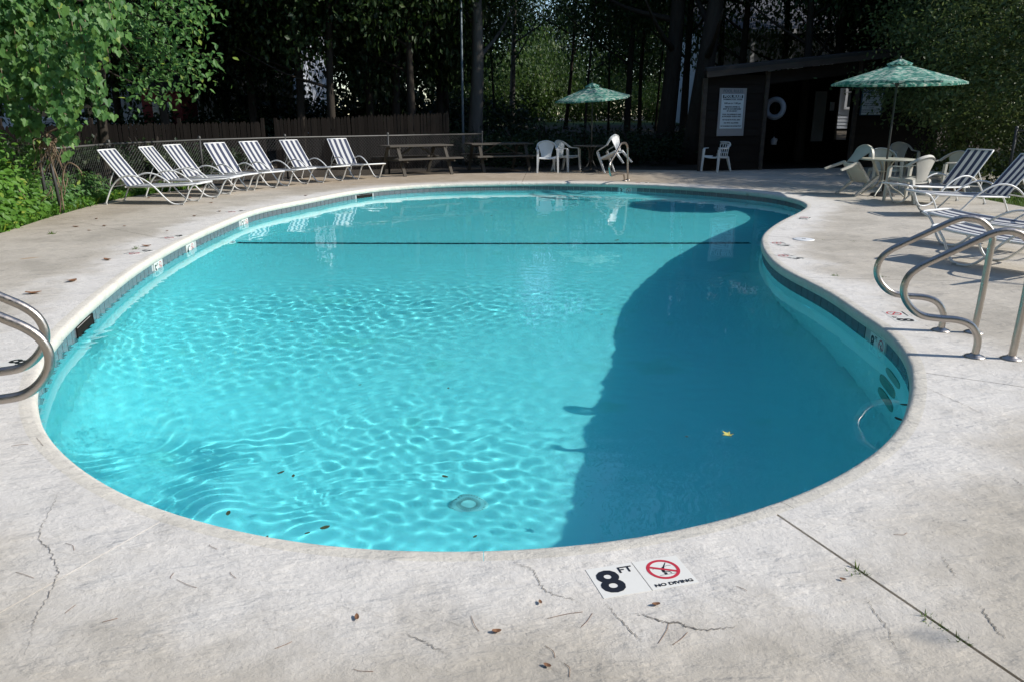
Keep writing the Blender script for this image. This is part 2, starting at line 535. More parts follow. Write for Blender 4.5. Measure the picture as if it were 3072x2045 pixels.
# ------------------------------------------------------------------ ground and terrain
DECK_POLY = [(-7.0, -7.0), (-7.4, 5.0), (-7.15, 9.0), (-6.95, 10.3), (-7.3, 12.2), (-7.45, 13.6), (-7.6, 15.2), (-6.9, 17.2), (-6.2, 18.7), (-5.3, 20.0), (-4.2, 20.9),
             (-2.7, 21.2), (-1.0, 21.6), (1.0, 22.4), (3.5, 23.0), (5.36, 22.75), (7.3, 23.35), (10.2, 24.3), (14.0, 25.5), (15.0, 20.0), (10.6, 16.9),
             (9.05, 15.3), (8.95, 13.2), (9.4, 10.5), (11.5, 7.0), (13.0, 0.0), (13.0, -7.0)]
def gz(x, y):
    x = np.asarray(x, float); y = np.asarray(y, float)
    t = np.clip((y - 25.5) / 20.0, 0, 1)
    z = -0.05 + 1.15 * t * t * (3 - 2 * t) + 0.04 * np.sin(x * 0.9) * np.cos(y * 0.7)
    return z
def ground_z(x, y):
    return float(gz(x, y))

def axis(a, b, step, far, k):
    mid = np.arange(a, b + 1e-6, step)
    g = [step * 1.6 ** i for i in range(1, k)]
    s = np.cumsum(g)
    return np.concatenate([(a - s)[::-1], mid, b + s])
gx = axis(-20, 24, 0.5, 0, 14)
gy = axis(-8, 56, 0.5, 0, 14)
GX, GY = np.meshgrid(gx, gy)
GZ = gz(GX, GY)
dp = np.array(DECK_POLY)
shr = dp.mean(0) + (dp - dp.mean(0)) * 0.93
ins = inside(shr, GX, GY)
GZ = np.where(inside(dp, GX, GY), np.minimum(GZ, -0.06), GZ)
idx = np.arange(GX.size).reshape(GX.shape)
F = np.stack([idx[:-1, :-1], idx[:-1, 1:], idx[1:, 1:], idx[1:, :-1]], -1).reshape(-1, 4)
keep = ~(ins.ravel()[F].all(1))
me = bpy.data.meshes.new('ground')
me.from_pydata(np.stack([GX, GY, GZ], -1).reshape(-1, 3).tolist(), [], F[keep].tolist())
me.polygons.foreach_set('use_smooth', [True] * len(me.polygons))
me.materials.append(MAT['ground'])
lawn = np.clip((GY - 41.0) / 3.0, 0, 1) * np.clip((66 - GY) / 4, 0, 1)
patch = np.clip(1.6 - np.hypot((GX - 10.2) / 1.2, (GY - 13.6) / 2.2), 0, 1)
me.attributes.new('lawn', 'FLOAT', 'POINT').data.foreach_set('value', np.maximum(lawn, patch).ravel().astype(np.float32))
ground = bpy.data.objects.new('ground', me)
C.objects.link(ground)
tag(ground, 'dark leaf littered ground around the pool and under the trees', kind='structure')

# ------------------------------------------------------------------ pool deck, split into slabs by its joints
deck = bpy.data.objects.new('pool_deck', bpy.data.meshes.new('pool_deck'))
C.objects.link(deck)
tag(deck, 'pale stamped concrete deck round the pool', kind='structure')
bm = bmesh.new()
hole = off(0.085)
loop_o = [Vector((*p, 0)) for p in DECK_POLY]
loop_i = [Vector((*p, 0)) for p in hole]
tris = geometry.tessellate_polygon([loop_o, loop_i])
vs = [bm.verts.new(p) for p in loop_o + loop_i]
bm.verts.ensure_lookup_table()
for t in tris:
    try: bm.faces.new([vs[i] for i in t])
    except ValueError: pass
bmesh.ops.recalc_face_normals(bm, faces=bm.faces[:])
if sum(f.normal.z for f in bm.faces) < 0:
    bmesh.ops.reverse_faces(bm, faces=bm.faces[:])

JOINTS = [((2293, 1516), (3064, 2040), 0.006), ((2737, 1112), (3072, 1160), 0.004), ((2405, 833), (2800, 842), 0.004), ((2286, 708), (2640, 727), 0.004),
          ((1563, 553), (1577, 523), 0.006), ((530, 1536), (92, 1784), 0.0022), ((540, 726), (100, 640), 0.003)]
def groove(p, d, w):
    """saw a joint outward from p along d"""
    p, d = Vector(p), Vector(d).normalized()
    s = Vector((-d.y, d.x, 0))
    bmesh.ops.bisect_plane(bm, geom=bm.verts[:] + bm.edges[:] + bm.faces[:], plane_co=p, plane_no=d)
    for sgn in (-1, 1):
        fs = [f for f in bm.faces if (f.calc_center_median() - p).dot(d) > 0]
        es = {e for f in fs for e in f.edges}; vv = {v for f in fs for v in f.verts}
        bmesh.ops.bisect_plane(bm, geom=list(vv) + list(es) + fs, plane_co=p + s * (sgn * w), plane_no=s)
    dele = [f for f in bm.faces if (f.calc_center_median() - p).dot(d) > 0 and abs((f.calc_center_median() - p).dot(s)) < w]
    bmesh.ops.delete(bm, geom=dele, context='FACES')
for a, b, w in JOINTS:
    A, B = at(*a), at(*b)
    groove(A - (B - A).normalized() * 0.3, B - A, w)
for k in np.arange(-7, 15, 0.5):
    bmesh.ops.bisect_plane(bm, geom=bm.verts[:] + bm.edges[:] + bm.faces[:], plane_co=(k + 0.013, 0, 0), plane_no=(1, 0, 0))
for k in np.arange(-6.5, 25.5, 0.5):
    bmesh.ops.bisect_plane(bm, geom=bm.verts[:] + bm.edges[:] + bm.faces[:], plane_co=(0, k + 0.017, 0), plane_no=(0, 1, 0))
for v in bm.verts: v.co.z = -0.09
ret = bmesh.ops.extrude_face_region(bm, geom=bm.faces[:])
for g_ in ret['geom']:
    if isinstance(g_, bmesh.types.BMVert): g_.co.z = 0.0
bmesh.ops.recalc_face_normals(bm, faces=bm.faces[:])
# separate the slabs
seen, comps = set(), []
for f in bm.faces:
    if f in seen: continue
    st, comp = [f], []
    seen.add(f)
    while st:
        q = st.pop(); comp.append(q)
        for e in q.edges:
            for l in e.link_faces:
                if l not in seen: seen.add(l); st.append(l)
    comps.append(comp)
def deck_attr(me):
    n = len(me.vertices)
    co = np.zeros(n * 3); me.vertices.foreach_get('co', co); co = co.reshape(-1, 3)
    e = dist_out(co[:, 0], co[:, 1])
    x, y = co[:, 0], co[:, 1]
    d = np.clip((y - 15.5) / 3.0, 0, 1) * np.clip((6.0 - x) / 3, 0, 1) * 0.85
    d = np.maximum(d, np.clip((-5.6 - x) / 1.2, 0, 1) * np.clip((y - 8) / 3, 0, 1) * 0.5)
    d = np.maximum(d, np.clip((-5.0 - x) / 1.2, 0, 1) * 0.12)
    d = d * np.clip(e / 0.8, 0.15, 1)
    me.attributes.new('edge', 'FLOAT', 'POINT').data.foreach_set('value', e.astype(np.float32))
    me.attributes.new('dirt', 'FLOAT', 'POINT').data.foreach_set('value', d.astype(np.float32))
for comp in comps:
    if sum(f.calc_area() for f in comp) < 0.05: continue
    m_ = {}; V = []; Fc = []
    for f in comp:
        ids = []
        for v in f.verts:
            if v not in m_: m_[v] = len(V); V.append(v.co[:])
            ids.append(m_[v])
        Fc.append(ids)
    me = bpy.data.meshes.new('slab'); me.from_pydata(V, [], Fc); me.materials.append(MAT['deck']); deck_attr(me)
    o = bpy.data.objects.new('slab', me); C.objects.link(o); o.parent = deck
bm.free()
# packed filler bed that shows at the bottom of the joints
bed = MB()
shp = [Vector((*p, 0)) for p in (dp.mean(0) + (dp - dp.mean(0)) * 0.985)]
lpi = [Vector((*p, 0)) for p in off(0.12)]
bed.add([(v.x, v.y, -0.022) for v in shp + lpi], [tuple(t) for t in geometry.tessellate_polygon([shp, lpi])])
bed.build('joint_filler', MAT['filler'], deck)

# cracks: thin irregular ribbons on the slabs, coloured as the shade inside a crack
def crack(px, w=0.006, seed=0):
    r = random.Random(seed)
    P = smooth_path([at(*p) for p in px], 10)
    L, Rr = [], []
    n = len(P)
    for i, p in enumerate(P):
        t = (P[min(i + 1, n - 1)] - P[max(i - 1, 0)]).normalized()
        s = Vector((-t.y, t.x, 0))
        p = p + s * r.uniform(-1, 1) * 0.006
        ww = w * (0.25 + 0.75 * math.sin(math.pi * (i + 0.3) / n)) * r.uniform(0.4, 1.1)
        L.append(p + s * ww + Vector((0, 0, .0025))); Rr.append(p - s * ww + Vector((0, 0, .0025)))
    b = MB()
    b.add(L + Rr, [(i, i + 1, n + i + 1, n + i) for i in range(n - 1)])
    b.build('crack', MAT['crack'], deck)
CR = [[(172, 1480), (160, 1510), (135, 1560), (118, 1600), (122, 1628), (150, 1650), (165, 1690), (176, 1705), (165, 1745), (145, 1790), (118, 1830), (100, 1870), (98, 1890), (70, 1965)],
      [(1535, 1663), (1545, 1685), (1590, 1705), (1610, 1730), (1632, 1768), (1660, 1782), (1720, 1798), (1745, 1810)],
      [(1812, 1806), (1840, 1835), (1870, 1870), (1910, 1910), (1925, 1925)],
      [(1905, 1838), (1950, 1852), (1995, 1866), (2040, 1870), (2080, 1885), (2150, 1887), (2210, 1878)],
      [(2943, 1815), (2960, 1850), (2985, 1885), (3018, 1915)],
      [(2825, 1668), (2840, 1690), (2862, 1720), (2870, 1735)],
      [(3040, 1432), (3060, 1452), (3072, 1462)],
      [(2700, 1004), (2760, 1012), (2800, 1016), (2835, 1022)],
      [(1205, 1898), (1250, 1912), (1290, 1935), (1340, 1958)],
      [(2600, 1790), (2620, 1830), (2660, 1880), (2690, 1950)],
      [(2760, 1155), (2850, 1195), (2960, 1245)]]
for i, c_ in enumerate(CR):
    crack(c_, 0.0018 if i not in (3, 4) else 0.0036, i)

# ------------------------------------------------------------------ pool basin
basin = bpy.data.objects.new('pool_basin', bpy.data.meshes.new('pool_basin'))
C.objects.link(basin)
tag(basin, 'freeform pool basin of pale blue plaster with a dark waterline', kind='structure')
RECV = []
def depth(x, y):  # floor made shallower to set where the wall's shadow edge falls
    return np.interp(np.asarray(y, float), [2.5, 4.0, 4.65, 5.7, 6.8, 7.6, 8.4, 9.6, 10.9, 13.0, 14.1, 15.4, 18.0],
                     [1.35, 1.36, 1.56, 1.70, 1.52, 1.42, 1.24, 1.00, 0.84, 0.80, 0.73, 0.76, 0.70])
wallr = off(0.035)
b = MB()
b.add([(p[0], p[1], -0.09) for p in wallr] + [(p[0], p[1], -3.0) for p in wallr],
      [(i, (i + 1) % NO, NO + (i + 1) % NO, NO + i) for i in range(NO)], True)
RECV.append(b.build('basin_wall', MAT['plaster'], basin))
st = 0.08
fx = np.arange(OUTL[:, 0].min() - .2, OUTL[:, 0].max() + .3, st); fy = np.arange(OUTL[:, 1].min() - .2, OUTL[:, 1].max() + .3, st)
FX, FY = np.meshgrid(fx, fy)
din = np.where(inside(OUTL, FX, FY), dist_out(FX, FY), -dist_out(FX, FY))
cove = 0.38
tt = np.clip((din + 0.035) / cove, 0, 1)
rise = cove * (1 - np.sqrt(np.clip(1 - (1 - tt) ** 2, 0, 1)))
FZ = WATER_Z - depth(FX, FY) + rise
ids = np.arange(FX.size).reshape(FX.shape)
FF = np.stack([ids[:-1, :-1], ids[:-1, 1:], ids[1:, 1:], ids[1:, :-1]], -1).reshape(-1, 4)
kp = (din.ravel()[FF] > -0.16).any(1)
me = bpy.data.meshes.new('basin_floor')
me.from_pydata(np.stack([FX, FY, FZ], -1).reshape(-1, 3).tolist(), [], FF[kp].tolist())
me.polygons.foreach_set('use_smooth', [True] * len(me.polygons)); me.materials.append(MAT['plaster'])
o = bpy.data.objects.new('basin_floor', me); C.objects.link(o); o.parent = basin; RECV.append(o)

# coping stones: bull-nosed, about 1.2 m long, butted end to end
prof = [(0.085, 0.0), (0.03, 0.0), (0.010, -0.006), (-0.001, -0.022), (-0.005, -0.045), (-0.001, -0.070), (0.010, -0.086), (0.035, -0.092), (0.085, -0.092)]
i0 = 0
seg = 13
while i0 < NO:
    i1 = min(i0 + seg, NO)
    if NO - i1 < 5: i1 = NO
    V, Fc = [], []
    ks = list(range(i0, i1 + 1))
    for q, k in enumerate(ks):
        k %= NO
        g_ = 0.0
        for (a_, z_) in prof:
            p = OUTL[k] + NRM[k] * a_
            if q == 0: p = p + TAN[k] * 0.0012
            if q == len(ks) - 1: p = p - TAN[k] * 0.0012
            V.append((p[0], p[1], z_))
    m_ = len(prof)
    for q in range(len(ks) - 1):
        for t in range(m_):
            u = (t + 1) % m_
            Fc.append((q * m_ + t, q * m_ + u, (q + 1) * m_ + u, (q + 1) * m_ + t))
    Fc.append(tuple(reversed(range(m_)))); Fc.append(tuple((len(ks) - 1) * m_ + t for t in range(m_)))
    bb = MB().add(V, Fc, False)
    oc = bb.build('coping_stone', MAT['coping'], basin)
    for p_ in oc.data.polygons: p_.use_smooth = len(p_.vertices) == 4
    oc.data.set_sharp_from_angle(angle=R(40))
    i0 = i1

# grout band and waterline tiles, one object each
b = MB()
rr = off(0.030)
b.add([(p[0], p[1], -0.0925) for p in rr] + [(p[0], p[1], -0.262) for p in rr], [(i, (i + 1) % NO, NO + (i + 1) % NO, NO + i) for i in range(NO)], True)
RECV.append(b.build('grout_band', MAT['grout'], basin))
tile_me = None
tw, th = 0.142, 0.150
seglen = np.linalg.norm(np.roll(OUTL, -1, 0) - OUTL, axis=1)
cum = np.concatenate([[0], np.cumsum(seglen)])
perim = cum[-1]
NT = int(perim / 0.15)
def on_outline(s):
    s = s % perim
    k = int(np.searchsorted(cum, s, side='right') - 1) % NO
    f = (s - cum[k]) / seglen[k]
    p = OUTL[k] * (1 - f) + OUTL[(k + 1) % NO] * f
    n_ = NRM[k] * (1 - f) + NRM[(k + 1) % NO] * f
    n_ /= np.linalg.norm(n_)
    return p, n_
def nearest_s(px, py, z=0):
    q = at(px, py, z)
    k = int(np.argmin(np.hypot(OUTL[:, 0] - q.x, OUTL[:, 1] - q.y)))
    return cum[k]
WM = [((102, 1185), '8'), ((487, 760), '5'), ((576, 712), '4'), ((750, 640), '3'), ((1878, 552), '3'), ((2640, 975), '8')]   # waterline depth markers
wm_s = [nearest_s(*p) for p, _ in WM]
SK = [((262, 925), 0.42), ((1112, 570), 0.45)]                  # skimmer mouths
sk_s = [nearest_s(*p) for p, _ in SK]
tb = MB().box((0, 0, 0), (tw, 0.010, th))
tile_src = bpy.data.meshes.new('tile')
tile_src.from_pydata(tb.v, [], tb.f); tile_src.materials.append(MAT['tile'])
def free_of(s, others, half):
    return all(abs((s - o_ + perim / 2) % perim - perim / 2) > half for o_ in others)
pw = perim / NT
for i in range(NT):
    s = (i + 0.5) * pw
    if not free_of(s, wm_s, 0.235) or not free_of(s, sk_s, 0.29): continue
    p, n_ = on_outline(s)
    p = p + n_ * 0.028
    o = inst(tile_src, 'tile', basin, (p[0], p[1], -0.0935 - th / 2 - random.uniform(0, .0015)), (0, 0, math.atan2(n_[1], n_[0]) - math.pi / 2 + random.uniform(-.012, .012)))
    RECV.append(o)
# skimmer mouths
for s in sk_s:
    p, n_ = on_outline(s)
    rz = math.atan2(n_[1], n_[0]) - math.pi / 2
    b = MB()
    w_, h_, dd = 0.5, 0.135, 0.22
    rot = Matrix.Rotation(rz, 3, 'Z')
    c = Vector((p[0] + n_[0] * 0.02, p[1] + n_[1] * 0.02, -0.168))
    b.box(c + rot @ Vector((0, dd, 0)), (w_, 0.02, h_), rot)
    b.box(c + rot @ Vector((0, dd / 2, h_ / 2 - .004)), (w_, dd, 0.008), rot)
    for sx in (-1, 1):
        b.box(c + rot @ Vector((sx * w_ / 2, dd / 2 - .01, 0)), (0.012, dd, h_), rot)
    b.box(c + rot @ Vector((0, -0.004, 0)), (w_ - .03, 0.006, h_ - .03), rot)
    b.build('skimmer_mouth', MAT['interior'], basin)
# dark tile line where the floor breaks
bt = MB().box((0, 0, 0), (0.115, 0.11, 0.012))
bt_src = bpy.data.meshes.new('break_line_tile'); bt_src.from_pydata(bt.v, [], bt.f); bt_src.materials.append(MAT['break_tile'])
xx = -4.75
while xx < 3.55:
    yy = 11.55
    dv = float(np.where(inside(OUTL, np.array([xx]), np.array([yy])), dist_out(np.array([xx]), np.array([yy])), -1)[0])
    if dv > 0.0:
        t_ = min(1, (dv + 0.035) / cove)
        zz = WATER_Z - float(depth(xx, yy)) + cove * (1 - math.sqrt(max(0, 1 - (1 - t_) ** 2)))
        if zz < -0.3:
            o = inst(bt_src, 'break_line_tile', basin, (xx, yy, zz + 0.004), (0, 0, 0))
            RECV.append(o)
    xx += 0.122
# entry steps in the far shallow corner, under water
for k, (rad, zt) in enumerate(((1.5, -0.70), (1.1, -0.53), (0.7, -0.37))):
    p, n_ = on_outline(nearest_s(1790, 549))
    b = MB(); b.lathe([(0.0, zt), (rad - .03, zt), (rad, zt - 0.02), (rad, zt - .6)], 48, (p[0], p[1], 0))
    RECV.append(b.build('entry_step', MAT['plaster'], basin))
# main drain
def under(px, py, lift=0.0):
    """basin floor point that the camera sees through the water surface at a pixel"""
    q = at(px, py, WATER_Z)
    D = math.hypot(q.x, q.y)
    r_ = math.acos(math.cos(math.atan2(EYE - WATER_Z, D)) / 1.333)
    d = 1.2
    for _ in range(30):
        p = Vector((q.x * (1 + d / math.tan(r_) / D), q.y * (1 + d / math.tan(r_) / D), 0))
        xa, ya = np.array([p.x]), np.array([p.y])
        di = float(dist_out(xa, ya)[0]) if inside(OUTL, xa, ya)[0] else 0.0
        t_ = min(1.0, (di + 0.035) / cove)
        d = 0.5 * d + 0.5 * (float(depth(p.x, p.y)) - cove * (1 - math.sqrt(max(0.0, 1 - (1 - t_) ** 2))))
    return Vector((p.x, p.y, WATER_Z - d + lift))
dr_p = under(1405, 1517)
b = MB(); b.lathe([(0.135, 0.0), (0.13, 0.014), (0.10, 0.026), (0.0, 0.034)], 40)
dr = b.build('main_drain', MAT['white_plastic'], basin); dr.location = dr_p
b = MB()
for k in range(36):
    a_ = 2 * math.pi * k / 36
    b.beam((0.05 * math.cos(a_), 0.05 * math.sin(a_), 0.031), (0.12 * math.cos(a_), 0.12 * math.sin(a_), 0.019), 0.005, 0.004)
sl = b.build('drain_slots', MAT['grey_board'], dr)
RECV += [dr, sl]
# ------------------------------------------------------------------ water
st = 0.022
wx = np.arange(OUTL[:, 0].min() - .1, OUTL[:, 0].max() + 1.6, st); wy = np.arange(OUTL[:, 1].min() - .4, OUTL[:, 1].max() + .12, st)
WX, WY = np.meshgrid(wx, wy)
WZ = np.zeros_like(WX)
def waves(lo, hi, n, slope, seed, aim=None):
    r = np.random.default_rng(seed)
    z = np.zeros_like(WX)
    for _ in range(n):
        lam = r.uniform(lo, hi); th_ = r.uniform(0, 6.283) if aim is None else aim + r.normal(0, 0.5)
        k = 6.283 / lam
        z += slope / k * math.sqrt(2 / n) * np.sin(k * (WX * math.cos(th_) + WY * math.sin(th_)) + r.uniform(0, 6.283))
    return z
def blob(cx_, cy_, rx, ry, p=2.0):
    return np.exp(-(((WX - cx_) / rx) ** 2 + ((WY - cy_) / ry) ** 2) ** (p / 2))
calm = waves(0.35, 0.9, 24, 0.0045, 1) + waves(0.14, 0.26, 24, 0.0035, 2)
rip = waves(0.075, 0.16, 40, 0.014, 3) + waves(0.085, 0.2, 40, 0.015, 5, R(75)) + waves(0.2, 0.4, 20, 0.004, 4, R(75))
mask = np.clip(0.66 * blob(-1.9, 7.4, 2.5, 1.4, 3) + 0.6 * blob(0.2, 8.4, 2.2, 0.8, 3) + 0.62 * blob(0.6, 4.6, 1.2, 1.5, 3) + 0.30 * blob(-0.6, 3.4, 0.7, 0.6) + 0.14 * blob(-1.6, 5.2, 2.2, 1.0), 0.03, 1.15)
WZ += calm * (0.55 + 0.45 * mask) + rip * mask
WOB = waves(0.5, 1.4, 14, 1.0, 21)
WOB = WOB / WOB.std()
WOB2 = waves(0.5, 1.1, 14, 1.0, 22)
WOB2 = WOB2 / WOB2.std()
def rings(c, lam, slope, r0, r1, ang0=None, ang1=None):
    dx, dy = WX - c[0], WY - c[1]
    r_ = np.hypot(dx, dy) + 0.10 * WOB
    k = 6.283 / lam
    env = np.clip((r_ - r0) / 0.15, 0, 1) * np.clip((r1 - r_) / (0.45 * (r1 - r0)), 0, 1)
    if ang0 is not None:
        a = np.arctan2(dy, dx)
        da = np.abs((a - (ang0 + ang1) / 2 + np.pi) % (2 * np.pi) - np.pi)
        env = env * np.clip(1.4 - da / ((ang1 - ang0) / 2), 0, 1)
    return slope / k * env * np.clip(0.55 + 0.5 * WOB2, 0.05, 1.3) * np.sin(k * r_ + 0.7 * np.sin(3 * np.arctan2(dy, dx)))
WZ += rings((-0.35, 2.85), 0.10, 0.045, 0.35, 2.3, R(75), R(205))
WZ += rings((-0.2, 3.6), 0.13, 0.035, 0.9, 2.3, R(95), R(205))
WZ += rings((-3.9, 6.4), 0.16, 0.03, 0.2, 1.6)
WZ += rings((2.7, 16.9), 0.30, 0.025, 0.3, 2.2)
WZ += rings((3.0, 13.3), 0.14, 0.02, 0.1, 0.9)
WZ += waves(0.07, 0.12, 12, 0.03, 9) * blob(-1.62, 3.75, 0.28, 0.12)
WZ += waves(0.10, 0.2, 20, 0.012, 10) * blob(2.2, 13.6, 1.0, 0.35)
din_w = np.where(inside(OUTL, WX, WY), dist_out(WX, WY), -dist_out(WX, WY))
ids = np.arange(WX.size).reshape(WX.shape)
FF = np.stack([ids[:-1, :-1], ids[:-1, 1:], ids[1:, 1:], ids[1:, :-1]], -1).reshape(-1, 4)
FF = FF[((din_w.ravel()[FF] > -0.05) | ((din_w.ravel()[FF] > -1.5) & (WX.ravel()[FF] > 1.0))).all(1)]  # unseen margin under the deck, added so refracted sun reaches the floor
used = np.unique(FF)
remap = np.full(WX.size, -1, np.int64); remap[used] = np.arange(len(used))
FF = remap[FF]
co = np.stack([WX, WY, WZ + WATER_Z], -1).reshape(-1, 3)[used].astype(np.float32)
me = bpy.data.meshes.new('pool_water')
me.vertices.add(len(co)); me.vertices.foreach_set('co', co.ravel())
me.loops.add(FF.size); me.loops.foreach_set('vertex_index', FF.ravel().astype(np.int32))
me.polygons.add(len(FF)); me.polygons.foreach_set('loop_start', np.arange(0, FF.size, 4, dtype=np.int32))
me.polygons.foreach_set('use_smooth', np.ones(len(FF), bool))
me.update(calc_edges=True); me.validate()
me.materials.append(MAT['water'])
water = bpy.data.objects.new('pool_water', me); C.objects.link(water)
tag(water, 'clear turquoise pool water with ripples', kind='structure')
water.cycles.is_caustics_caster = True
# ------------------------------------------------------------------ lettering helper
_text_cache = {}
def text_mesh(body, size, depth_=0.0006, bold=0.0, width=1.0):
    cu = bpy.data.curves.new('lettering', 'FONT')
    cu.body = body; cu.size = size; cu.align_x = 'CENTER'; cu.align_y = 'CENTER'
    cu.extrude = depth_; cu.offset = bold; cu.resolution_u = 3
    ob = bpy.data.objects.new('lettering', cu); C.objects.link(ob)
    dg = bpy.context.evaluated_depsgraph_get()
    me = bpy.data.meshes.new_from_object(ob.evaluated_get(dg))
    bpy.data.objects.remove(ob); bpy.data.curves.remove(cu)
    for v in me.vertices: v.co.x *= width
    return me
def text_part(body, size, mat, parent, loc, rot=(0, 0, 0), name='lettering', bold=0.0, width=1.0):
    me = text_mesh(body, size, 0.0006, bold, width)
    me.materials.clear(); me.materials.append(mat)
    return inst(me, name, parent, loc, rot)

# ------------------------------------------------------------------ depth markers: two 6 inch tiles, number and no-diving symbol
def symbol_parts(parent, cx_, cy_, r, z):
    b = MB()
    n = 40
    vs, fs = [], []
    for k in range(n):
        a_ = 2 * math.pi * k / n
        for rr_ in (r, r * 0.80):
            vs.append((cx_ + rr_ * math.cos(a_), cy_ + rr_ * math.sin(a_), z))
    for k in range(n):
        l = (k + 1) % n
        fs.append((2 * k, 2 * l, 2 * l + 1, 2 * k + 1))
    b.add(vs, fs)
    a_ = R(-28)
    d = Vector((math.cos(a_), math.sin(a_), 0)); s_ = Vector((-d.y, d.x, 0)) * r * 0.09
    c = Vector((cx_, cy_, z + 0.0003))
    b.add([c - d * r * .88 - s_, c + d * r * .88 - s_, c + d * r * .88 + s_, c - d * r * .88 + s_], [(0, 1, 2, 3)])
    b.build('no_diving_ring', MAT['ink_red'], parent)
    f = MB()     # diving figure, water line and pool floor
    def poly(pts): f.add([(cx_ + x * r, cy_ + y * r, z - 0.0002) for x, y in pts], [tuple(range(len(pts)))])
    poly([(0.05, 0.10), (0.16, 0.18), (0.46, 0.62), (0.40, 0.62), (0.10, 0.26), (0.0, 0.2)])
    poly([(-0.14, -0.02), (0.0, -0.16), (0.16, 0.18), (0.0, 0.2)])
    poly([(-0.16, -0.30), (0.02, -0.34), (0.04, -0.10), (-0.14, -0.02)])
    poly([(-0.12, -0.52), (0.06, -0.52), (0.06, -0.36), (-0.12, -0.34)])
    poly([(-0.02, -0.22), (0.30, -0.30), (0.36, -0.48), (0.31, -0.49), (0.26, -0.36), (-0.02, -0.30)])
    poly([(-0.62, 0.12), (-0.4, 0.20), (-0.2, 0.13), (-0.2, 0.16), (-0.4, 0.23), (-0.62, 0.15)])
    poly([(0.2, 0.22), (0.42, 0.30), (0.62, 0.24), (0.62, 0.27), (0.42, 0.33), (0.2, 0.25)])
    poly([(-0.45, -0.56), (0.55, -0.56), (0.55, -0.53), (-0.45, -0.53)])
    f.build('diver_figure', MAT['ink_black'], parent)

def marker(name, num, W, label, group, big=True):
    """W: width of one square; lies in local xy, reading direction +x"""
    t = thing(name, label, 'depth marker', group=group)
    b = MB(); b.box((-W / 2 - .0012, 0, 0), (W - .002, W, 0.010)); b.build('number_tile', MAT['marker'], t)
    b = MB(); b.box((W / 2 + .0012, 0, 0), (W - .002, W, 0.010)); b.build('symbol_tile', MAT['marker'], t)
    z = 0.0058
    text_part(num, W * 1.0, MAT['ink_black'], t, (-W * 0.665, -W * 0.05, z), name='number', bold=W * 0.026, width=1.0)
    text_part('FT', W * 0.27, MAT['ink_black'], t, (-W * 0.225, W * 0.29, z), name='unit_lettering', bold=W * 0.004, width=1.1)
    symbol_parts(t, W * 0.52, W * 0.10, W * 0.34, z)
    if big:
        text_part('NO DIVING', W * 0.125, MAT['ink_black'], t, (W * 0.52, -W * 0.39, z), name='wording', bold=W * 0.003, width=1.25)
    return t
def place_quad(t, tl, tr, bl):
    """put a deck marker where its printed corners lie on the deck"""
    a, b_, c = at(*tl), at(*tr), at(*bl)
    x = (b_ - a).normalized()
    ctr = (b_ + c) / 2
    t.location = (ctr.x, ctr.y, -0.0035)
    t.rotation_euler = (0, 0, math.atan2(x.y, x.x))
GM = 'depth markers set in the deck'
t = marker('depth_marker', '8', 0.176, 'large white 8 FT NO DIVING tile pair set in the deck in front', GM)
place_quad(t, (1766, 1710), (2028, 1668), (1811, 1792))
t = marker('depth_marker', '8', 0.172, 'white 8 FT no diving tile pair on the deck beside the steel grab rails', GM)
q0, q1 = at(2668, 950), at(2722, 950)
t.location = ((at(2646, 934) + at(2757, 966)) / 2); t.location.z = -0.0035
d_ = at(2688, 965) - at(2646, 934)
t.rotation_euler = (0, 0, math.atan2(-d_.y, -d_.x))
for (px, py, num, lab, az) in ((2344, 733, '4', 'white 4 FT no diving tile pair on the deck at the waist of the pool', 98),
                               (2371, 771, '5', 'white 5 FT no diving tile pair on the deck just below the 4 FT pair', 118),
                               (2413, 655, '3', 'small distant 3 FT tile pair on the right deck near the loungers', 60)):
    t = marker('depth_marker', num, 0.17, lab, GM)
    p = at(px, py); t.location = (p.x, p.y, -0.0035); t.rotation_euler = (0, 0, R(az))
for (px, py, num, lab, az) in ((418, 757, '5', 'white 5 FT tile pair on the left deck beside a brown leaf', 236 + 12),
                               (520, 711, '4', 'white 4 FT tile pair on the left deck near the break line', 240 + 8),
                               (708, 635, '3', 'faint 3 FT tile pair on the left deck before the loungers', 232),
                               (1925, 549, '3', 'worn 3 FT tile pair on the far deck beside the tall hand rail', 180),
                               (8, 1100, '8', 'white 8 FT tile pair cut by the frame under the left grab rails', 250)):
    t = marker('depth_marker', num, 0.17, lab, GM)
    p = at(px, py); t.location = (p.x, p.y, -0.0035); t.rotation_euler = (0, 0, R(az))
labs = ['white 8 FT marker in the waterline below the left grab rails', 'white 5 FT marker in the left waterline, nearest of three there', 'white 4 FT marker in the left waterline, middle of three there',
        'white 3 FT marker in the left waterline before the loungers', 'white 3 FT marker in the far waterline under the hand rail', 'shaded 8 FT marker in the waterline below the right grab rails']
for s, (_, num), lab in zip(wm_s, WM, labs):
    t = marker('waterline_marker', num, 0.15, lab, 'depth markers in the waterline', big=False)
    p, n_ = on_outline(s)
    p = p + n_ * 0.021
    t.location = (p[0], p[1], -0.1685)
    nd = Vector((-n_[0], -n_[1], 0)); xd = Vector((-nd.y, nd.x, 0))
    t.rotation_euler = Matrix((xd, Vector((0, 0, 1)), nd)).transposed().to_euler()

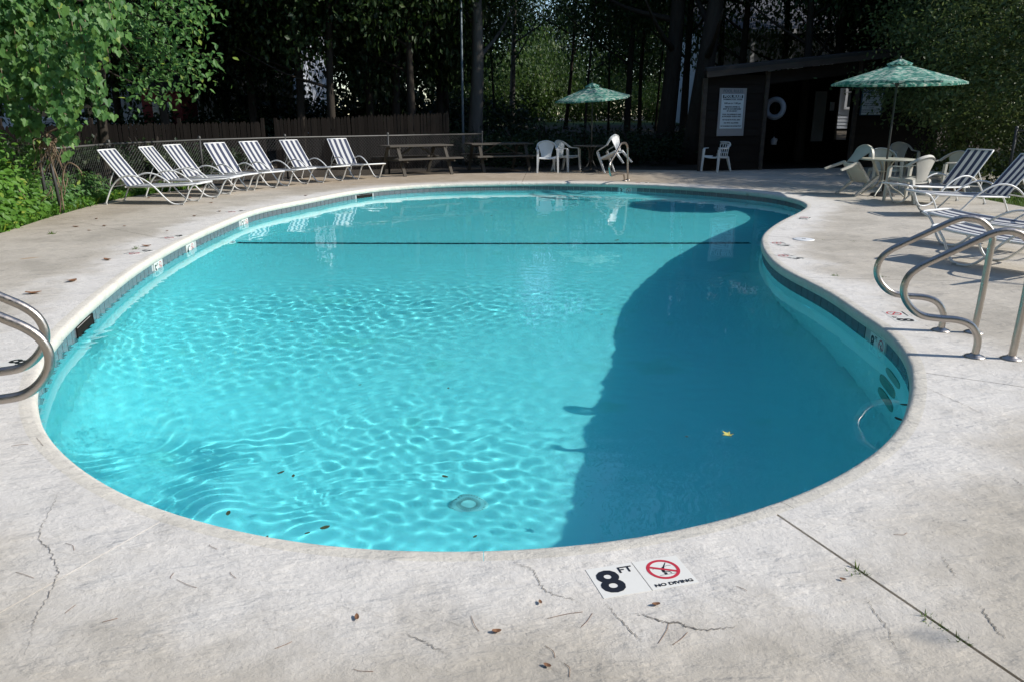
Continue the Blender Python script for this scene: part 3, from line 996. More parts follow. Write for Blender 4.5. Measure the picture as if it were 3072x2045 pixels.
# ------------------------------------------------------------------ stainless grab rails
FZ_ = 3.0153
far_px = [(840, 1160), (845, 1060), (828, 980), (770, 915), (670, 882), (530, 870), (400, 848), (310, 790), (252, 700), (246, 610), (288, 522), (370, 455),
          (490, 395), (700, 298), (850, 228), (960, 182), (1070, 165), (1180, 190), (1262, 262), (1290, 350), (1272, 450), (1240, 620), (1200, 830), (1160, 1020), (1128, 1180)]
far_px = [(2550 + x / FZ_, 600 + y / FZ_) for x, y in far_px]
fa, fb = at(2822, 992), at(2921, 998)
pl = (fb - fa).normalized(); pn = Vector((-pl.y, pl.x, 0))
PROF = []
for p in far_px:
    w = at_plane(*p, fa, pn)
    PROF.append(((w - fa).dot(pl), max(0.0, w.z)))
PROF[0] = (0.0, 0.0); PROF[-1] = ((fb - fa).length, 0.0)
RAIL_W = (fb - fa).length
def grab_rail(label, base, ang, group='grab rails beside the pool', r=0.0235, prof=None, w=None):
    prof = prof or PROF; w = w or RAIL_W
    t = thing('grab_rail', label, 'grab rail', base, ang, group)
    path = smooth_path([Vector((u, 0, z)) for u, z in prof], 6)
    MB().tube(path, r, 14).build('rail', MAT['steel'], t)
    for u in (0.0, w):
        b = MB(); b.lathe([(0.0, 0.026), (r + .004, 0.026), (r + .008, 0.020), (0.056, 0.012), (0.066, 0.004), (0.066, 0.0)], 24, (u, 0, 0))
        b.build('flange', MAT['steel'], t)
    return t
grab_rail('bent steel grab rail on the right deck, farther of the pair', fa, math.atan2(pl.y, pl.x))
na, nb = at(2923, 1070), at(3029, 1076)
grab_rail('bent steel grab rail on the right deck, nearer of the pair', na, math.atan2((nb - na).y, (nb - na).x))
umin = min(u for u, _ in PROF); zt = [z for u, z in PROF if u == umin][0]
for (px, py, lab, yy) in ((153, 1061, 'steel grab rail cut by the left frame edge, nearer of the pair', 4.35), (140, 991, 'steel grab rail cut by the left frame edge, farther of the pair', 4.95)):
    tip = at(px - 6, py, zt)
    an = R(196)
    d = Vector((math.cos(an), math.sin(an), 0))
    grab_rail(lab, (tip - d * umin).to_2d().to_3d(), an)
# tall hand rail at the far steps
cxr = 1750; kz = 7.84
rp = [(972, 1122), (962, 1020), (935, 968), (800, 972), (665, 1000), (625, 930), (612, 800), (632, 700), (700, 590), (800, 415), (880, 262), (930, 240), (990, 238), (1030, 290), (1044, 400), (1045, 800), (1046, 1106)]
pb = at(1877, 543)
ldir = Vector((0.40, 0.917, 0)); nn = Vector((-ldir.y, ldir.x, 0))
PR2 = []
for x, y in rp:
    w = at_plane(cxr + x / kz, 400 + y / kz, pb, nn)
    PR2.append(((w - pb).dot(ldir), max(0, w.z)))
PR2[0] = (PR2[0][0], 0); PR2[-1] = (PR2[-1][0], 0)
t = thing('hand_rail', 'tall bent steel hand rail on the far deck in front of the tipped chair', 'hand rail', pb, math.atan2(ldir.y, ldir.x))
MB().tube(smooth_path([Vector((u, 0, z)) for u, z in PR2], 5), 0.024, 12).build('rail', MAT['steel'], t)
for u in (PR2[0][0], PR2[-1][0]):
    b = MB(); b.lathe([(0.03, 0.02), (0.06, 0.01), (0.06, 0.0)], 20, (u, 0, 0)); b.build('flange', MAT['steel'], t)

# ------------------------------------------------------------------ sun loungers
LW = 0.62
def uv_plane(me, fn):
    uvl = me.uv_layers.new(name='UVMap')
    for l in me.loops:
        uvl.data[l.index].uv = fn(me.vertices[l.vertex_index].co)
def make_lounger(label, back=True):
    t = thing('sun_lounger', label, 'sun lounger', group='striped sun loungers')
    side = [(0.0, 0.012), (0.055, 0.13), (0.14, 0.29), (0.26, 0.42), (0.42, 0.50), (0.60, 0.505), (0.78, 0.43), (0.95, 0.295), (1.08, 0.15), (1.20, 0.045), (1.31, 0.014), (1.42, 0.03), (1.49, 0.11), (1.56, 0.25), (1.64, 0.345), (1.72, 0.375)]
    for sy in (-1, 1):
        y = sy * (LW / 2)
        MB().tube(smooth_path([Vector((x, y, z)) for x, z in side], 4), 0.0145, 8).build('arm_loop', MAT['white_metal'], t)
        b = MB(); b.tube([Vector((0.38, y * 0.93, 0.315)), Vector((0.9, y * .93, 0.318)), Vector((1.45, y * 0.93, 0.345)), Vector((1.70, y * 0.93, 0.372))], 0.015, 8)
        b.build('seat_rail', MAT['white_metal'], t)
        b = MB(); b.tube(smooth_path([Vector((0.43, y * 0.9, 0.315)), Vector((0.30, y * .9, 0.50)), Vector((0.12, y * 0.9, 0.74)), Vector((-0.03, y * 0.9, 0.945))], 3), 0.0135, 8)
        b.build('back_rail', MAT['white_metal'], t)
        for fx in (0.0, 1.40):
            b = MB(); b.box((fx, y, 0.012), (0.05, 0.036, 0.024)); b.build('foot', MAT['rubber'], t)
    h = LW / 2
    MB().tube(smooth_path([(1.62, -h, 0.335), (1.70, -h + .01, 0.368), (1.745, -h + .09, 0.378), (1.75, 0, 0.378), (1.745, h - .09, 0.378), (1.70, h - .01, 0.368), (1.62, h, 0.335)], 5), 0.016, 8).build('foot_bar', MAT['white_metal'], t)
    MB().tube([(-0.03, -h * .9, 0.945), (-0.03, h * .9, 0.945)], 0.0135, 8).build('head_bar', MAT['white_metal'], t)
    MB().tube([(0.40, -h, 0.312), (0.40, h, 0.312)], 0.013, 8).build('cross_bar', MAT['white_metal'], t)
    MB().tube(smooth_path([(0.22, -h * .86, 0.60), (0.10, -h * .86, 0.34), (0.12, 0, 0.31), (0.10, h * .86, 0.34), (0.22, h * .86, 0.60)], 4), 0.010, 6).build('back_prop', MAT['white_metal'], t)
    hw = h * 0.86
    def seat(u, v):
        x = 0.46 + 1.24 * u; y = (v * 2 - 1) * hw
        return (x, y, 0.322 + 0.05 * u * u - 0.022 * (1 - (2 * v - 1) ** 2) * math.sin(math.pi * u) ** .6)
    def back(u, v):
        x = 0.43 - 0.46 * u; y = (v * 2 - 1) * hw
        return (x + .004, y, 0.325 + 0.62 * u - 0.0 + 0.0 * v - 0.018 * (1 - (2 * v - 1) ** 2) * math.sin(math.pi * u))
    for nm, fn in (('seat_sling', seat), ('back_sling', back)):
        b = MB(); b.grid(fn, 12, 18)
        o = b.build(nm, MAT['sling'], t)
        uv_plane(o.data, lambda c: ((c.y / hw + 1) / 2, c.x))
        sol = None
    return t
FOOT = 1.40
L0 = make_lounger('striped lounger nearest the vine covered bank on the left')
LEFT = [((544, 617.5), (595, 604), -3), ((643, 595), (692, 583), -2), ((689, 583), (737, 574), -13), ((762, 571.6), (824, 565), -29), ((861, 560), (922, 553), -28), ((968.6, 548.6), (1023.6, 544), -33), ((1072, 539.5), (1138.5, 535), -47)]
LLAB = ['first striped lounger of the left row, beside the vine covered bank', 'second striped lounger of the left row, close behind the first', 'third striped lounger of the left row, counted from the vines',
        'middle striped lounger of the left row, in front of a fence post', 'fifth striped lounger of the left row, counted from the vines', 'striped lounger next to last in the left row, half shaded', 'shaded lounger at the far end of the left row beside the picnic tables']
for i, ((a, b_, th_), lab) in enumerate(zip(LEFT, LLAB)):
    Fp = (at(*a) + at(*b_)) / 2
    d = Vector((math.cos(R(th_)), math.sin(R(th_)), 0))
    loc = Fp - d * FOOT; loc.z = 0
    if i == 0:
        L0['label'] = lab; L0.location = loc; L0.rotation_euler = (0, 0, R(th_))
    else:
        copy_tree(L0, lab, loc, R(th_))
# right hand loungers: foot bar corners give position and heading
for (c1, c2, lab) in (((2642, 548), (2720, 557), 'farther of two raised striped loungers beside the round table'), ((2688, 569), (2777, 578), 'nearer of two raised striped loungers beside the round table'),
                      ((2763, 635), (2849, 621), 'lounger behind the grab rails, farther of the two there'), ((2790, 678), (2872, 668), 'lounger behind the grab rails, nearest of all on the right deck')):
    A, B = at(*c1, 0.378), at(*c2, 0.378)
    if lab.startswith('lounger behind'):
        d = Vector((-0.50, 0.866, 0)); th_ = math.atan2(d.y, d.x)      # heads point to the lower right, out of the picture
        ctr = A + Vector((0.866, 0.50, 0)) * 0.29
    else:
        w = (A - B); 
        ctr = (A + B) / 2
        s_ = w.normalized()
        d = Vector((-s_.y, s_.x, 0))
        if d.x > 0: d = -d
        th_ = math.atan2(d.y, d.x)
    loc = ctr - d * 1.75; loc.z = 0
    if lab.startswith('nearer'): loc, th_ = Vector((8.17, 12.42, 0)), R(179)
    copy_tree(L0, lab, loc, th_)

# ------------------------------------------------------------------ plastic armchairs (front faces local -y)
def make_chair(name, label, m, slots=False, group='moulded plastic armchairs'):
    t = thing(name, label, 'chair', group=group)
    def seat(u, v):
        x = (u * 2 - 1); y = v
        w = 0.245 - 0.02 * v
        return (x * w, -0.25 + 0.47 * y, 0.425 - 0.030 * y - 0.018 * (1 - x * x) + 0.012 * math.cos(math.pi * (y)) - (0.03 * max(0, 0.12 - y) / .12))
    b = MB(); b.grid(seat, 10, 10)
    n0 = len(b.v)
    b.add([(v[0], v[1], v[2] - 0.022) for v in b.v], [tuple(reversed(f)) for f in b.f], True)
    for side_ in range(4):
        if side_ == 0: ring = list(range(11))
        elif side_ == 1: ring = [10 + 11 * j for j in range(11)]
        elif side_ == 2: ring = [120 - i for i in range(11)]
        else: ring = [110 - 11 * j for j in range(11)]
        for q in range(10): b.f.append((ring[q], n0 + ring[q], n0 + ring[q + 1], ring[q + 1])); b.sm.append(False)
    b.build('seat', m, t)
    def ribbon(path, w, th_, upf):
        bb = MB(); P = smooth_path(path, 5); n = len(P); vs, fs = [], []
        for i, p in enumerate(P):
            tg = (P[min(i + 1, n - 1)] - P[max(i - 1, 0)]).normalized()
            up = Vector(upf(i / (n - 1), p)); up = (up - tg * up.dot(tg)).normalized(); sd = tg.cross(up)
            ww = w(i / (n - 1)) if callable(w) else w
            for (a_, c_) in ((-1, -1), (1, -1), (1, 1), (-1, 1)):
                vs.append(p + sd * (ww / 2 * a_) + up * (th_ / 2 * c_))
        for i in range(n - 1):
            for k in range(4):
                l = (k + 1) % 4
                fs.append((i * 4 + k, (i + 1) * 4 + k, (i + 1) * 4 + l, i * 4 + l))
        fs += [(3, 2, 1, 0), tuple((n - 1) * 4 + k for k in range(4))]
        return bb.add(vs, fs, False)
    if slots:
        hoop = [(-0.265, 0.10, 0.66), (-0.25, 0.22, 0.735), (-0.19, 0.275, 0.785), (0, 0.30, 0.80), (0.19, 0.275, 0.785), (0.25, 0.22, 0.735), (0.265, 0.10, 0.66)]
    else:
        hoop = [(-0.275, 0.08, 0.655), (-0.255, 0.20, 0.735), (-0.17, 0.275, 0.80), (0, 0.31, 0.835), (0.17, 0.275, 0.80), (0.255, 0.20, 0.735), (0.275, 0.08, 0.655)]
    b = ribbon(hoop, 0.052, 0.022, lambda u, p: (p.x * 1.6, 0.55, 0.5))
    def panel(u, v):
        x = u * 2 - 1
        top = 0.825 - 0.10 * abs(x) ** 2.4 if not slots else 0.765 - 0.03 * x * x
        wd = (0.135 + 0.095 * v ** 1.5) if not slots else (0.185 + 0.02 * v)
        z = 0.395 + (top - 0.395) * v
        y = 0.215 + 0.085 * v - 0.045 * x * x * (0.4 + v)
        return (x * wd, y, z)
    if not slots:
        n0 = len(b.v); b.grid(panel, 10, 10)
        b.add([(panel(i / 10, j / 10)[0], panel(i / 10, j / 10)[1] + .012, panel(i / 10, j / 10)[2]) for j in range(11) for i in range(11)], [(j * 11 + i, (j + 1) * 11 + i, (j + 1) * 11 + i + 1, j * 11 + i + 1) for j in range(10) for i in range(10)], True)
    else:
        for k in range(6):
            u = k / 5
            P = [Vector(panel(u, v)) for v in np.linspace(0, 1, 6)]
            b.tube(P, 0.017, 6, flat=0.6)
        for v in (0.02, 0.34, 0.67, 0.98):
            b.tube([Vector(panel(u, v)) for u in np.linspace(0, 1, 7)], 0.016, 6, flat=0.7)
    b.build('backrest', m, t)
    for sx in (-1, 1):
        arm = [(sx * 0.265, 0.11, 0.665), (sx * 0.29, 0.0, 0.645), (sx * 0.295, -0.14, 0.64), (sx * 0.28, -0.245, 0.632), (sx * 0.272, -0.268, 0.60)]
        ribbon(arm, 0.055, 0.02, lambda u, p: (0, -0.25 * u, 1)).build('armrest', m, t)
        for (top, bot, nm) in (((sx * 0.272, -0.262, 0.615), (sx * 0.285, -0.30, 0.0), 'leg'), ((sx * 0.205, 0.195, 0.415), (sx * 0.255, 0.315, 0.0), 'leg')):
            bb = MB()
            tp, bt_ = Vector(top), Vector(bot)
            rings_ = []
            for k in range(5):
                f = k / 4; p = tp.lerp(bt_, f); w_ = 0.033 - 0.012 * f; d_ = 0.034 - 0.010 * f
                rings_.append([p + Vector((-w_, -d_ * .8, 0)), p + Vector((w_, -d_ * .8, 0)), p + Vector((w_, d_ * .8, 0)), p + Vector((-w_, d_ * .8, 0))])
            vs = [v for r_ in rings_ for v in r_]
            fs = [(i * 4 + k, i * 4 + (k + 1) % 4, (i + 1) * 4 + (k + 1) % 4, (i + 1) * 4 + k) for i in range(4) for k in range(4)] + [(3, 2, 1, 0), (16, 17, 18, 19)]
            bb.add(vs, fs).build(nm, m, t)
        bb = MB(); bb.beam((sx * 0.262, -0.25, 0.42), (sx * 0.222, 0.20, 0.40), 0.03, 0.05); bb.build('side_rail', m, t)
    return t
def facing(ax, ay):
    """rotation that turns the chair front (-y) to the direction (ax, ay)"""
    return math.atan2(ay, ax) + math.pi / 2
c0 = make_chair('armchair', 'white round backed armchair next to the second picnic table', MAT['resin'])
p = at(1640, 518); c0.location = (p.x, p.y, 0); c0.rotation_euler = (0, 0, facing(0.05, -1))
p = at(1697, 514)
copy_tree(c0, 'white armchair turned sideways, second from the picnic table', (p.x, p.y, 0), facing(0.75, -0.66))
cb = make_chair('armchair', 'beige armchair at the round table with its pale back to the shed', MAT['resin_old'])
p = at(2642, 567); cb.location = p; cb.rotation_euler = (0, 0, facing(-0.12, -1))
copy_tree(cb, 'beige armchair with its broad back to the pool, pulled up to the round table', at(2724, 606), facing(-0.42, 0.91))
copy_tree(cb, 'beige armchair seen from its side beside the wicker basket', at(2826, 583), facing(-0.97, -0.22))
copy_tree(cb, 'dim armchair standing in deep shade against the shed wall', at(2700, 528), facing(0.0, -1.0))
cs = make_chair('armchair', 'white slotted armchair in front of the shed wall', MAT['resin'], True)
p = at(2148, 515); cs.location = (p.x, p.y, 0); cs.rotation_euler = (0, 0, facing(-0.80, -0.6))
# tipped chairs: leaning forward on their front legs against a table edge
def tip(src, label, foot, face, phi):
    th_ = facing(*face)
    Mx = Matrix.Translation(Vector(foot)) @ Matrix.Rotation(th_, 4, 'Z') @ Matrix.Rotation(phi, 4, 'X') @ Matrix.Translation(Vector((0, 0.30, 0)))
    c = copy_tree(src, label)
    c.matrix_world = Mx
    return c
pf = at(2517, 584)
tip(cb, 'beige armchair tipped forward to lean on the round table', (pf.x + 0.07, pf.y - 0.12, 0.0), (0.97, 0.24), R(56))
pf = at(1829, 519)
tip(c0, 'white armchair tipped up against the far table behind the hand rail', (pf.x, pf.y, 0.0), (-0.82, 0.57), R(28))

# ------------------------------------------------------------------ round tables and parasols
def round_table(label, loc, r, m, h=0.71):
    t = thing('round_table', label, 'table', loc, group='round parasol tables')
    b = MB(); b.lathe([(0.03, h - .012), (r - .02, h - .012), (r, h - .006), (r, h + .012), (r - .025, h + .014), (0.03, h + .006)], 36); b.build('table_top', m, t)
    for k in range(4):
        a_ = math.pi / 4 + k * math.pi / 2
        c_, s_ = math.cos(a_), math.sin(a_)
        P = smooth_path([(c_ * .16, s_ * .16, h - .015), (c_ * .10, s_ * .10, h - .10), (c_ * .07, s_ * .07, h - .22), (c_ * .08, s_ * .08, h * .42), (c_ * .16, s_ * .16, h * .25), (c_ * r * .62, s_ * r * .62, h * .12), (c_ * r * .78, s_ * r * .78, 0.01)], 5)
        MB().tube(P, 0.014, 8).build('leg', m, t)
    for z in (h * .42, h * .68):
        MB().tube([(0.075 * math.cos(k * math.pi / 8), 0.075 * math.sin(k * math.pi / 8), z) for k in range(16)], 0.009, 6, True).build('leg_ring', m, t)
    return t
T2 = at(2646, 588)
round_table('cream metal table under the right parasol', T2, 0.52, MAT['table_metal'])
T1 = Vector((2.22, 22.15, 0))
round_table('dark round table under the far parasol', T1, 0.50, MAT['pole'])
def parasol(label, loc, r, zrim, ztop, tilt=(0, 0), turn=0.0):
    t = thing('parasol', label, 'parasol', loc, 0, 'leaf patterned green parasols')
    b = MB(); b.tube([(0, 0, 0.05), (0, 0, 1.2), (0, 0, ztop - 0.03)], 0.019, 10); b.build('pole', MAT['pole'], t)
    b = MB(); b.lathe([(0.0, 0.09), (0.05, 0.085), (0.06, 0.06), (0.20, 0.05), (0.24, 0.0)], 28); b.build('base', MAT['pole'], t)
    tl = Matrix.Translation((0, 0, zrim)) @ Matrix.Rotation(tilt[0], 4, 'X') @ Matrix.Rotation(tilt[1], 4, 'Y') @ Matrix.Rotation(turn, 4, 'Z') @ Matrix.Translation((0, 0, -zrim))
    N = 8
    hgt = ztop - zrim - 0.06
    def surf(rad, th_):
        k = th_ / (2 * math.pi / N); fr = k - math.floor(k)
        sag = 1 - 0.075 * (1 - (2 * fr - 1) ** 2) if True else 1
        flat_ = math.cos(math.pi / N) / math.cos((fr - .5) * 2 * math.pi / N)
        z = zrim + hgt * (1 - rad) ** 0.95 - 0.05 * (1 - (2 * fr - 1) ** 2) * rad * (1 - rad) * 2
        return Vector((r * rad * flat_ * math.cos(th_) , r * rad * flat_ * math.sin(th_), z))
    nr, nt = 10, 64
    vs = [tl @ surf(0.10 + 0.90 * j / nr, 2 * math.pi * i / nt) for j in range(nr + 1) for i in range(nt)]
    fs = [(j * nt + i, (j + 1) * nt + i, (j + 1) * nt + (i + 1) % nt, j * nt + (i + 1) % nt) for j in range(nr) for i in range(nt)]
    rimv = [(tl @ (surf(1.0, 2 * math.pi * i / nt) - Vector((0, 0, 0.035)))) for i in range(nt)]
    b = MB(); b.add(vs, fs, True); base_ = len(b.v)
    b.v += [tuple(v) for v in rimv]
    for i in range(nt):
        b.f.append((nr * nt + i, base_ + i, base_ + (i + 1) % nt, nr * nt + (i + 1) % nt)); b.sm.append(False)
    o = b.build('canopy', MAT['canopy'], t)
    uv_plane(o.data, lambda c: (c.x * 0.9 + 0.3 * c.z, c.y * 0.9 + 0.5 * c.z))
    vs = [tl @ (surf(0.02 + 0.17 * j / 3, 2 * math.pi * i / 32) + Vector((0, 0, 0.075 - 0.012 * j + 0.012 * (math.cos(4 * 2 * math.pi * i / 32 * 2) * j / 3)))) for j in range(4) for i in range(32)]
    fs = [(j * 32 + i, (j + 1) * 32 + i, (j + 1) * 32 + (i + 1) % 32, j * 32 + (i + 1) % 32) for j in range(3) for i in range(32)]
    o = MB().add(vs, fs, True).build('vent_cap', MAT['canopy'], t)
    uv_plane(o.data, lambda c: (c.x * 0.9, c.y * 0.9 + 0.5 * c.z))
    for k in range(N):
        th_ = 2 * math.pi * k / N
        P = [tl @ (surf(f, th_ + 1e-4) - Vector((0, 0, 0.015))) for f in np.linspace(0.05, 1.0, 8)]
        rb = MB().tube(P, 0.008, 5).build('rib', MAT['pole'], t)
        MB().tube([tl @ Vector((0.03 * math.cos(th_), 0.03 * math.sin(th_), zrim - 0.02)), P[4]], 0.006, 5).build('strut', MAT['pole'], rb)
    b = MB(); b.lathe([(0.02, zrim - .06), (0.04, zrim - .05), (0.04, zrim), (0.02, zrim + .01)], 14); b.build('hub', MAT['pole'], t)
    b = MB(); b.tube([tl @ Vector((0, 0, ztop - .02)), tl @ Vector((0, 0, ztop + .06))], [0.022, 0.012], 8); b.build('finial', MAT['pole'], t)
    return t
parasol('right parasol with a green leaf pattern, over the cream table', T2, 1.20, 2.13, 2.56, (R(0), R(0)), R(12))
parasol('far parasol with a green leaf pattern, at the woodland edge', T1, 1.06, 1.98, 2.38, (R(4), R(-4.5)), R(8))
# tilted far parasol shows its top; a wicker basket stands by the loungers
t = thing('wicker_basket', 'terracotta coloured wicker basket on the deck behind the loungers', 'basket', (at(2872, 572).x, at(2872, 572).y, 0))
b = MB(); b.lathe([(0.0, 0.0), (0.14, 0.0), (0.20, 0.28), (0.21, 0.52), (0.195, 0.53), (0.185, 0.50), (0.13, 0.03)], 24); b.build('body', MAT['wicker'], t)
for z, r_ in ((0.53, 0.205), (0.28, 0.203), (0.02, 0.145)):
    MB().tube([(r_ * math.cos(k * math.pi / 10), r_ * math.sin(k * math.pi / 10), z) for k in range(20)], 0.014, 6, True).build('hoop', MAT['wicker'], t)

# ------------------------------------------------------------------ picnic tables
def picnic_table(label, loc, rz, L=1.36):
    t = thing('picnic_table', label, 'picnic table', loc, rz, 'weathered wooden picnic tables')
    for k in range(5):
        b = MB(); b.box((0, (k - 2) * 0.143, 0.755), (L, 0.135, 0.036)); b.build('table_plank', MAT['picnic'], t)
    for sy in (-1, 1):
        for k in range(2):
            b = MB(); b.box((0.03, sy * (0.60 + k * 0.13), 0.435), (L + .04, 0.122, 0.036)); b.build('bench_plank', MAT['picnic'], t)
    for sx in (-1, 1):
        x = sx * L * 0.37
        for sy in (-1, 1):
            b = MB(); b.beam((x, sy * 0.28, 0.735), (x, sy * 0.66, 0.0), 0.04, 0.085, (1, 0, 0)); b.build('leg', MAT['picnic'], t)
        b = MB(); b.box((x + .042, 0, 0.395), (0.036, 1.5, 0.085)); b.build('bench_bearer', MAT['picnic'], t)
        b = MB(); b.box((x + .042, 0, 0.715), (0.036, 0.68, 0.07)); b.build('top_bearer', MAT['picnic'], t)
        b = MB(); b.beam((x, 0, 0.39), (sx * 0.10, 0, 0.725), 0.036, 0.07, (0, 1, 0)); b.build('brace', MAT['picnic'], t)
    return t
# front legs stand at the surveyed pixels
A, B = at(1216, 531), at(1356, 524)
d = (B - A).normalized(); n_ = Vector((-d.y, d.x, 0))
ctr = (A + B) / 2 + n_ * 0.66
picnic_table('weathered picnic table beside the last lounger', (ctr.x, ctr.y, 0), math.atan2(d.y, d.x), (B - A).length / 0.74)
A, B = at(1453, 519), at(1590, 515)
d = (B - A).normalized(); n_ = Vector((-d.y, d.x, 0))
ctr = (A + B) / 2 + n_ * 0.66
picnic_table('weathered picnic table beside the white armchairs', (ctr.x, ctr.y, 0), math.atan2(d.y, d.x), (B - A).length / 0.74)
# ------------------------------------------------------------------ pool house
SA = Vector((5.36, 22.45, 0)); SU = Vector((0.957, 0.29, 0)).normalized(); SB = Vector((-SU.y, SU.x, 0))   # along the front, into the building
SH = bpy.data.objects.new('pool_house', None); C.objects.link(SH)
tag(SH, 'low dark brown wooden pool house with a sloping roof and open doorway', 'pool house')
SH.location = SA; SH.rotation_euler = (0, 0, math.atan2(SU.y, SU.x))
def shed(px, py, back=0.0):
    w = at_plane(px, py, SA + SB * back, SB)
    return (w - SA).dot(SU), w.z
s_post = shed(2287, 400)[0]; s_open = shed(2556, 400)[0]; s_end = 8.2
def roof_z(s): return 2.62 + 0.105 * s
def plank_row(s0, s1, name='plank'):
    z = 0.03; r = random.Random(int(s0 * 10))
    while z < roof_z((s0 + s1) / 2) - 0.12:
        hh = 0.235
        n = max(3, int((s1 - s0) / 0.35))
        V = []
        for i in range(n + 1):
            s = s0 + (s1 - s0) * i / n
            lo = z - 0.012 + r.uniform(-0.014, 0.014)
            V += [(s, -0.030, lo), (s, -0.004, z + hh + .01), (s, 0.016, z + hh + .01), (s, 0.006, lo)]
        Fc = []
        for i in range(n):
            for k in range(4):
                l = (k + 1) % 4
                Fc.append((i * 4 + k, (i + 1) * 4 + k, (i + 1) * 4 + l, i * 4 + l))
        Fc += [(0, 3, 2, 1), (n * 4, n * 4 + 1, n * 4 + 2, n * 4 + 3)]
        MB().add(V, Fc).build(name, MAT['siding'], SH)
        z += hh
plank_row(0.06, s_post - 0.06)
plank_row(s_open + 0.07, s_end)
for s in (0.0, s_post, s_open, s_end):
    b = MB(); b.box((s, -0.02, roof_z(s) / 2 - .05), (0.115, 0.09, roof_z(s) - 0.1)); b.build('post', MAT['fascia'], SH)
b = MB(); b.beam((s_post + .06, 0.0, roof_z(s_post) - 0.27), (s_open - .06, 0.0, roof_z(s_open) - 0.27), 0.05, 0.34); b.build('lintel', MAT['siding'], SH)
b = MB(); b.beam((-0.13, -0.30, roof_z(-0.13)), (s_end + .4, -0.30, roof_z(s_end + .4)), 0.035, 0.17); b.build('fascia', MAT['fascia'], SH)
b = MB()
for (ss, yy) in ((-0.35, -0.31), (s_end + .4, -0.31)): pass
V = []
for s in (-0.14, s_end + .42):
    for yy in (-0.33, 3.6):
        if s < 0 and yy > 0: s = 2.05
        V += [(s, yy, roof_z(s) + 0.075 + yy * 0.01), (s, yy, roof_z(s) + 0.16 + yy * 0.01)]
b.add(V, [(0, 2, 3, 1), (4, 5, 7, 6), (1, 3, 7, 5), (0, 4, 6, 2), (0, 1, 5, 4), (2, 6, 7, 3)])
b.build('roof', MAT['roofing'], SH)
# inside: side walls, back wall with an opening at the right, floor, partition, board
b = MB(); b.beam((-0.01, 0.05, 1.25), (2.05, 3.42, 1.25), 0.05, 2.5); b.build('side_wall', MAT['siding'], SH)
b = MB(); b.box((s_end + .03, 1.75, 1.6), (0.05, 3.4, 3.2)); b.build('side_wall', MAT['siding'], SH)
sb0 = shed(2510, 320, 3.4)[0]; sb1 = shed(2551, 320, 3.4)[0]
b = MB()
b.box(((sb0 + 2.0) / 2, 3.4, 1.4), (sb0 - 2.0, 0.06, 2.8)); b.box(((sb1 + s_end) / 2, 3.4, 1.6), (s_end - sb1, 0.06, 3.2))
b.box(((sb0 + sb1) / 2, 3.4, 0.35), (sb1 - sb0 - .002, 0.058, 0.7)); b.box(((sb0 + sb1) / 2, 3.4, 2.86), (sb1 - sb0 - .002, 0.058, 0.86))
b.build('back_wall', MAT['interior'], SH)
b = MB(); b.box((s_post + .05, 1.75, 1.4), (0.05, 3.3, 2.78)); b.build('partition', MAT['interior'], SH)
b = MB(); b.box((s_end / 2 + 1.0, 1.7, 0.005), (s_end - 2.1, 3.3, 0.05)); b.build('floor_slab', MAT['interior'], SH)
s0, z0 = shed(2432, 425, 2.6); s1, z1 = shed(2482, 275, 2.6)
b = MB(); b.box(((s0 + s1) / 2, 2.6, (z0 + z1) / 2), (s1 - s0, 0.04, z1 - z0)); b.build('inner_door', MAT['grey_board'], SH)
s0, z0 = shed(2505, 330, 1.4)
b = MB(); b.box((s0 - .12, 1.4, z0 + .1), (0.13, 0.06, 0.26)); b.build('wall_lamp', MAT['grey_board'], SH)

def shed_sign(name, label, tl, br, build):
    s0, z1 = shed(*tl); s1, z0 = shed(*br)
    W, H = abs(s1 - s0), abs(z1 - z0)
    t = thing(name, label, 'sign', group='pool rules signs on the pool house')
    w = SA + SU * ((s0 + s1) / 2) - SB * 0.055
    t.location = (w.x, w.y, (z0 + z1) / 2)
    t.rotation_euler = (R(90), 0, math.atan2(SU.y, SU.x))
    build(t, W, H)
def sign_one(t, W, H):
    MB().box((0, 0, -0.004), (W, H, 0.012)).build('backing_board', MAT['grey_board'], t)
    text_part('POOL RULES', W * 0.13, MAT['sign_ink'], t, (0, H * 0.435, 0.0035), name='faded_heading', bold=0.002)
    w, h = W * 0.83, H * 0.72; cy_ = H * 0.015
    MB().box((0, cy_, 0.006), (w, h, 0.006)).build('sign_face', MAT['sign_white'], t)
    MB().box((0, cy_ + h * 0.43, 0.0105), (w * 0.90, h * 0.09, 0.002)).build('header_band', MAT['sign_black'], t)
    text_part('POOL RULES', w * 0.125, MAT['sign_white'], t, (0, cy_ + h * 0.43, 0.0122), name='heading', bold=0.004, width=1.12)
    rows = [('SWIMMING POOL HOURS', .345, .066), ('8:00 am to 11:00 pm', .235, .078), ('PERSONS UNDER 16', .13, .066), ('MUST BE ACCOMPANIED', .07, .064), ('BY AN ADULT', .01, .066),
            ('POOL FOR RESIDENTS AND', -.09, .060), ('AUTHORIZED GUESTS ONLY', -.15, .060), ('NO GLASS IN POOL AREA', -.245, .062), ('NO PETS ALLOWED', -.335, .066), ('NO RUNNING OR ROUGH PLAY', -.43, .057)]
    for txt, fy_, sz in rows:
        text_part(txt, w * sz * 1.12, MAT['sign_black'], t, (0, cy_ + h * fy_, 0.0095), name='sign_line', bold=0.0022)
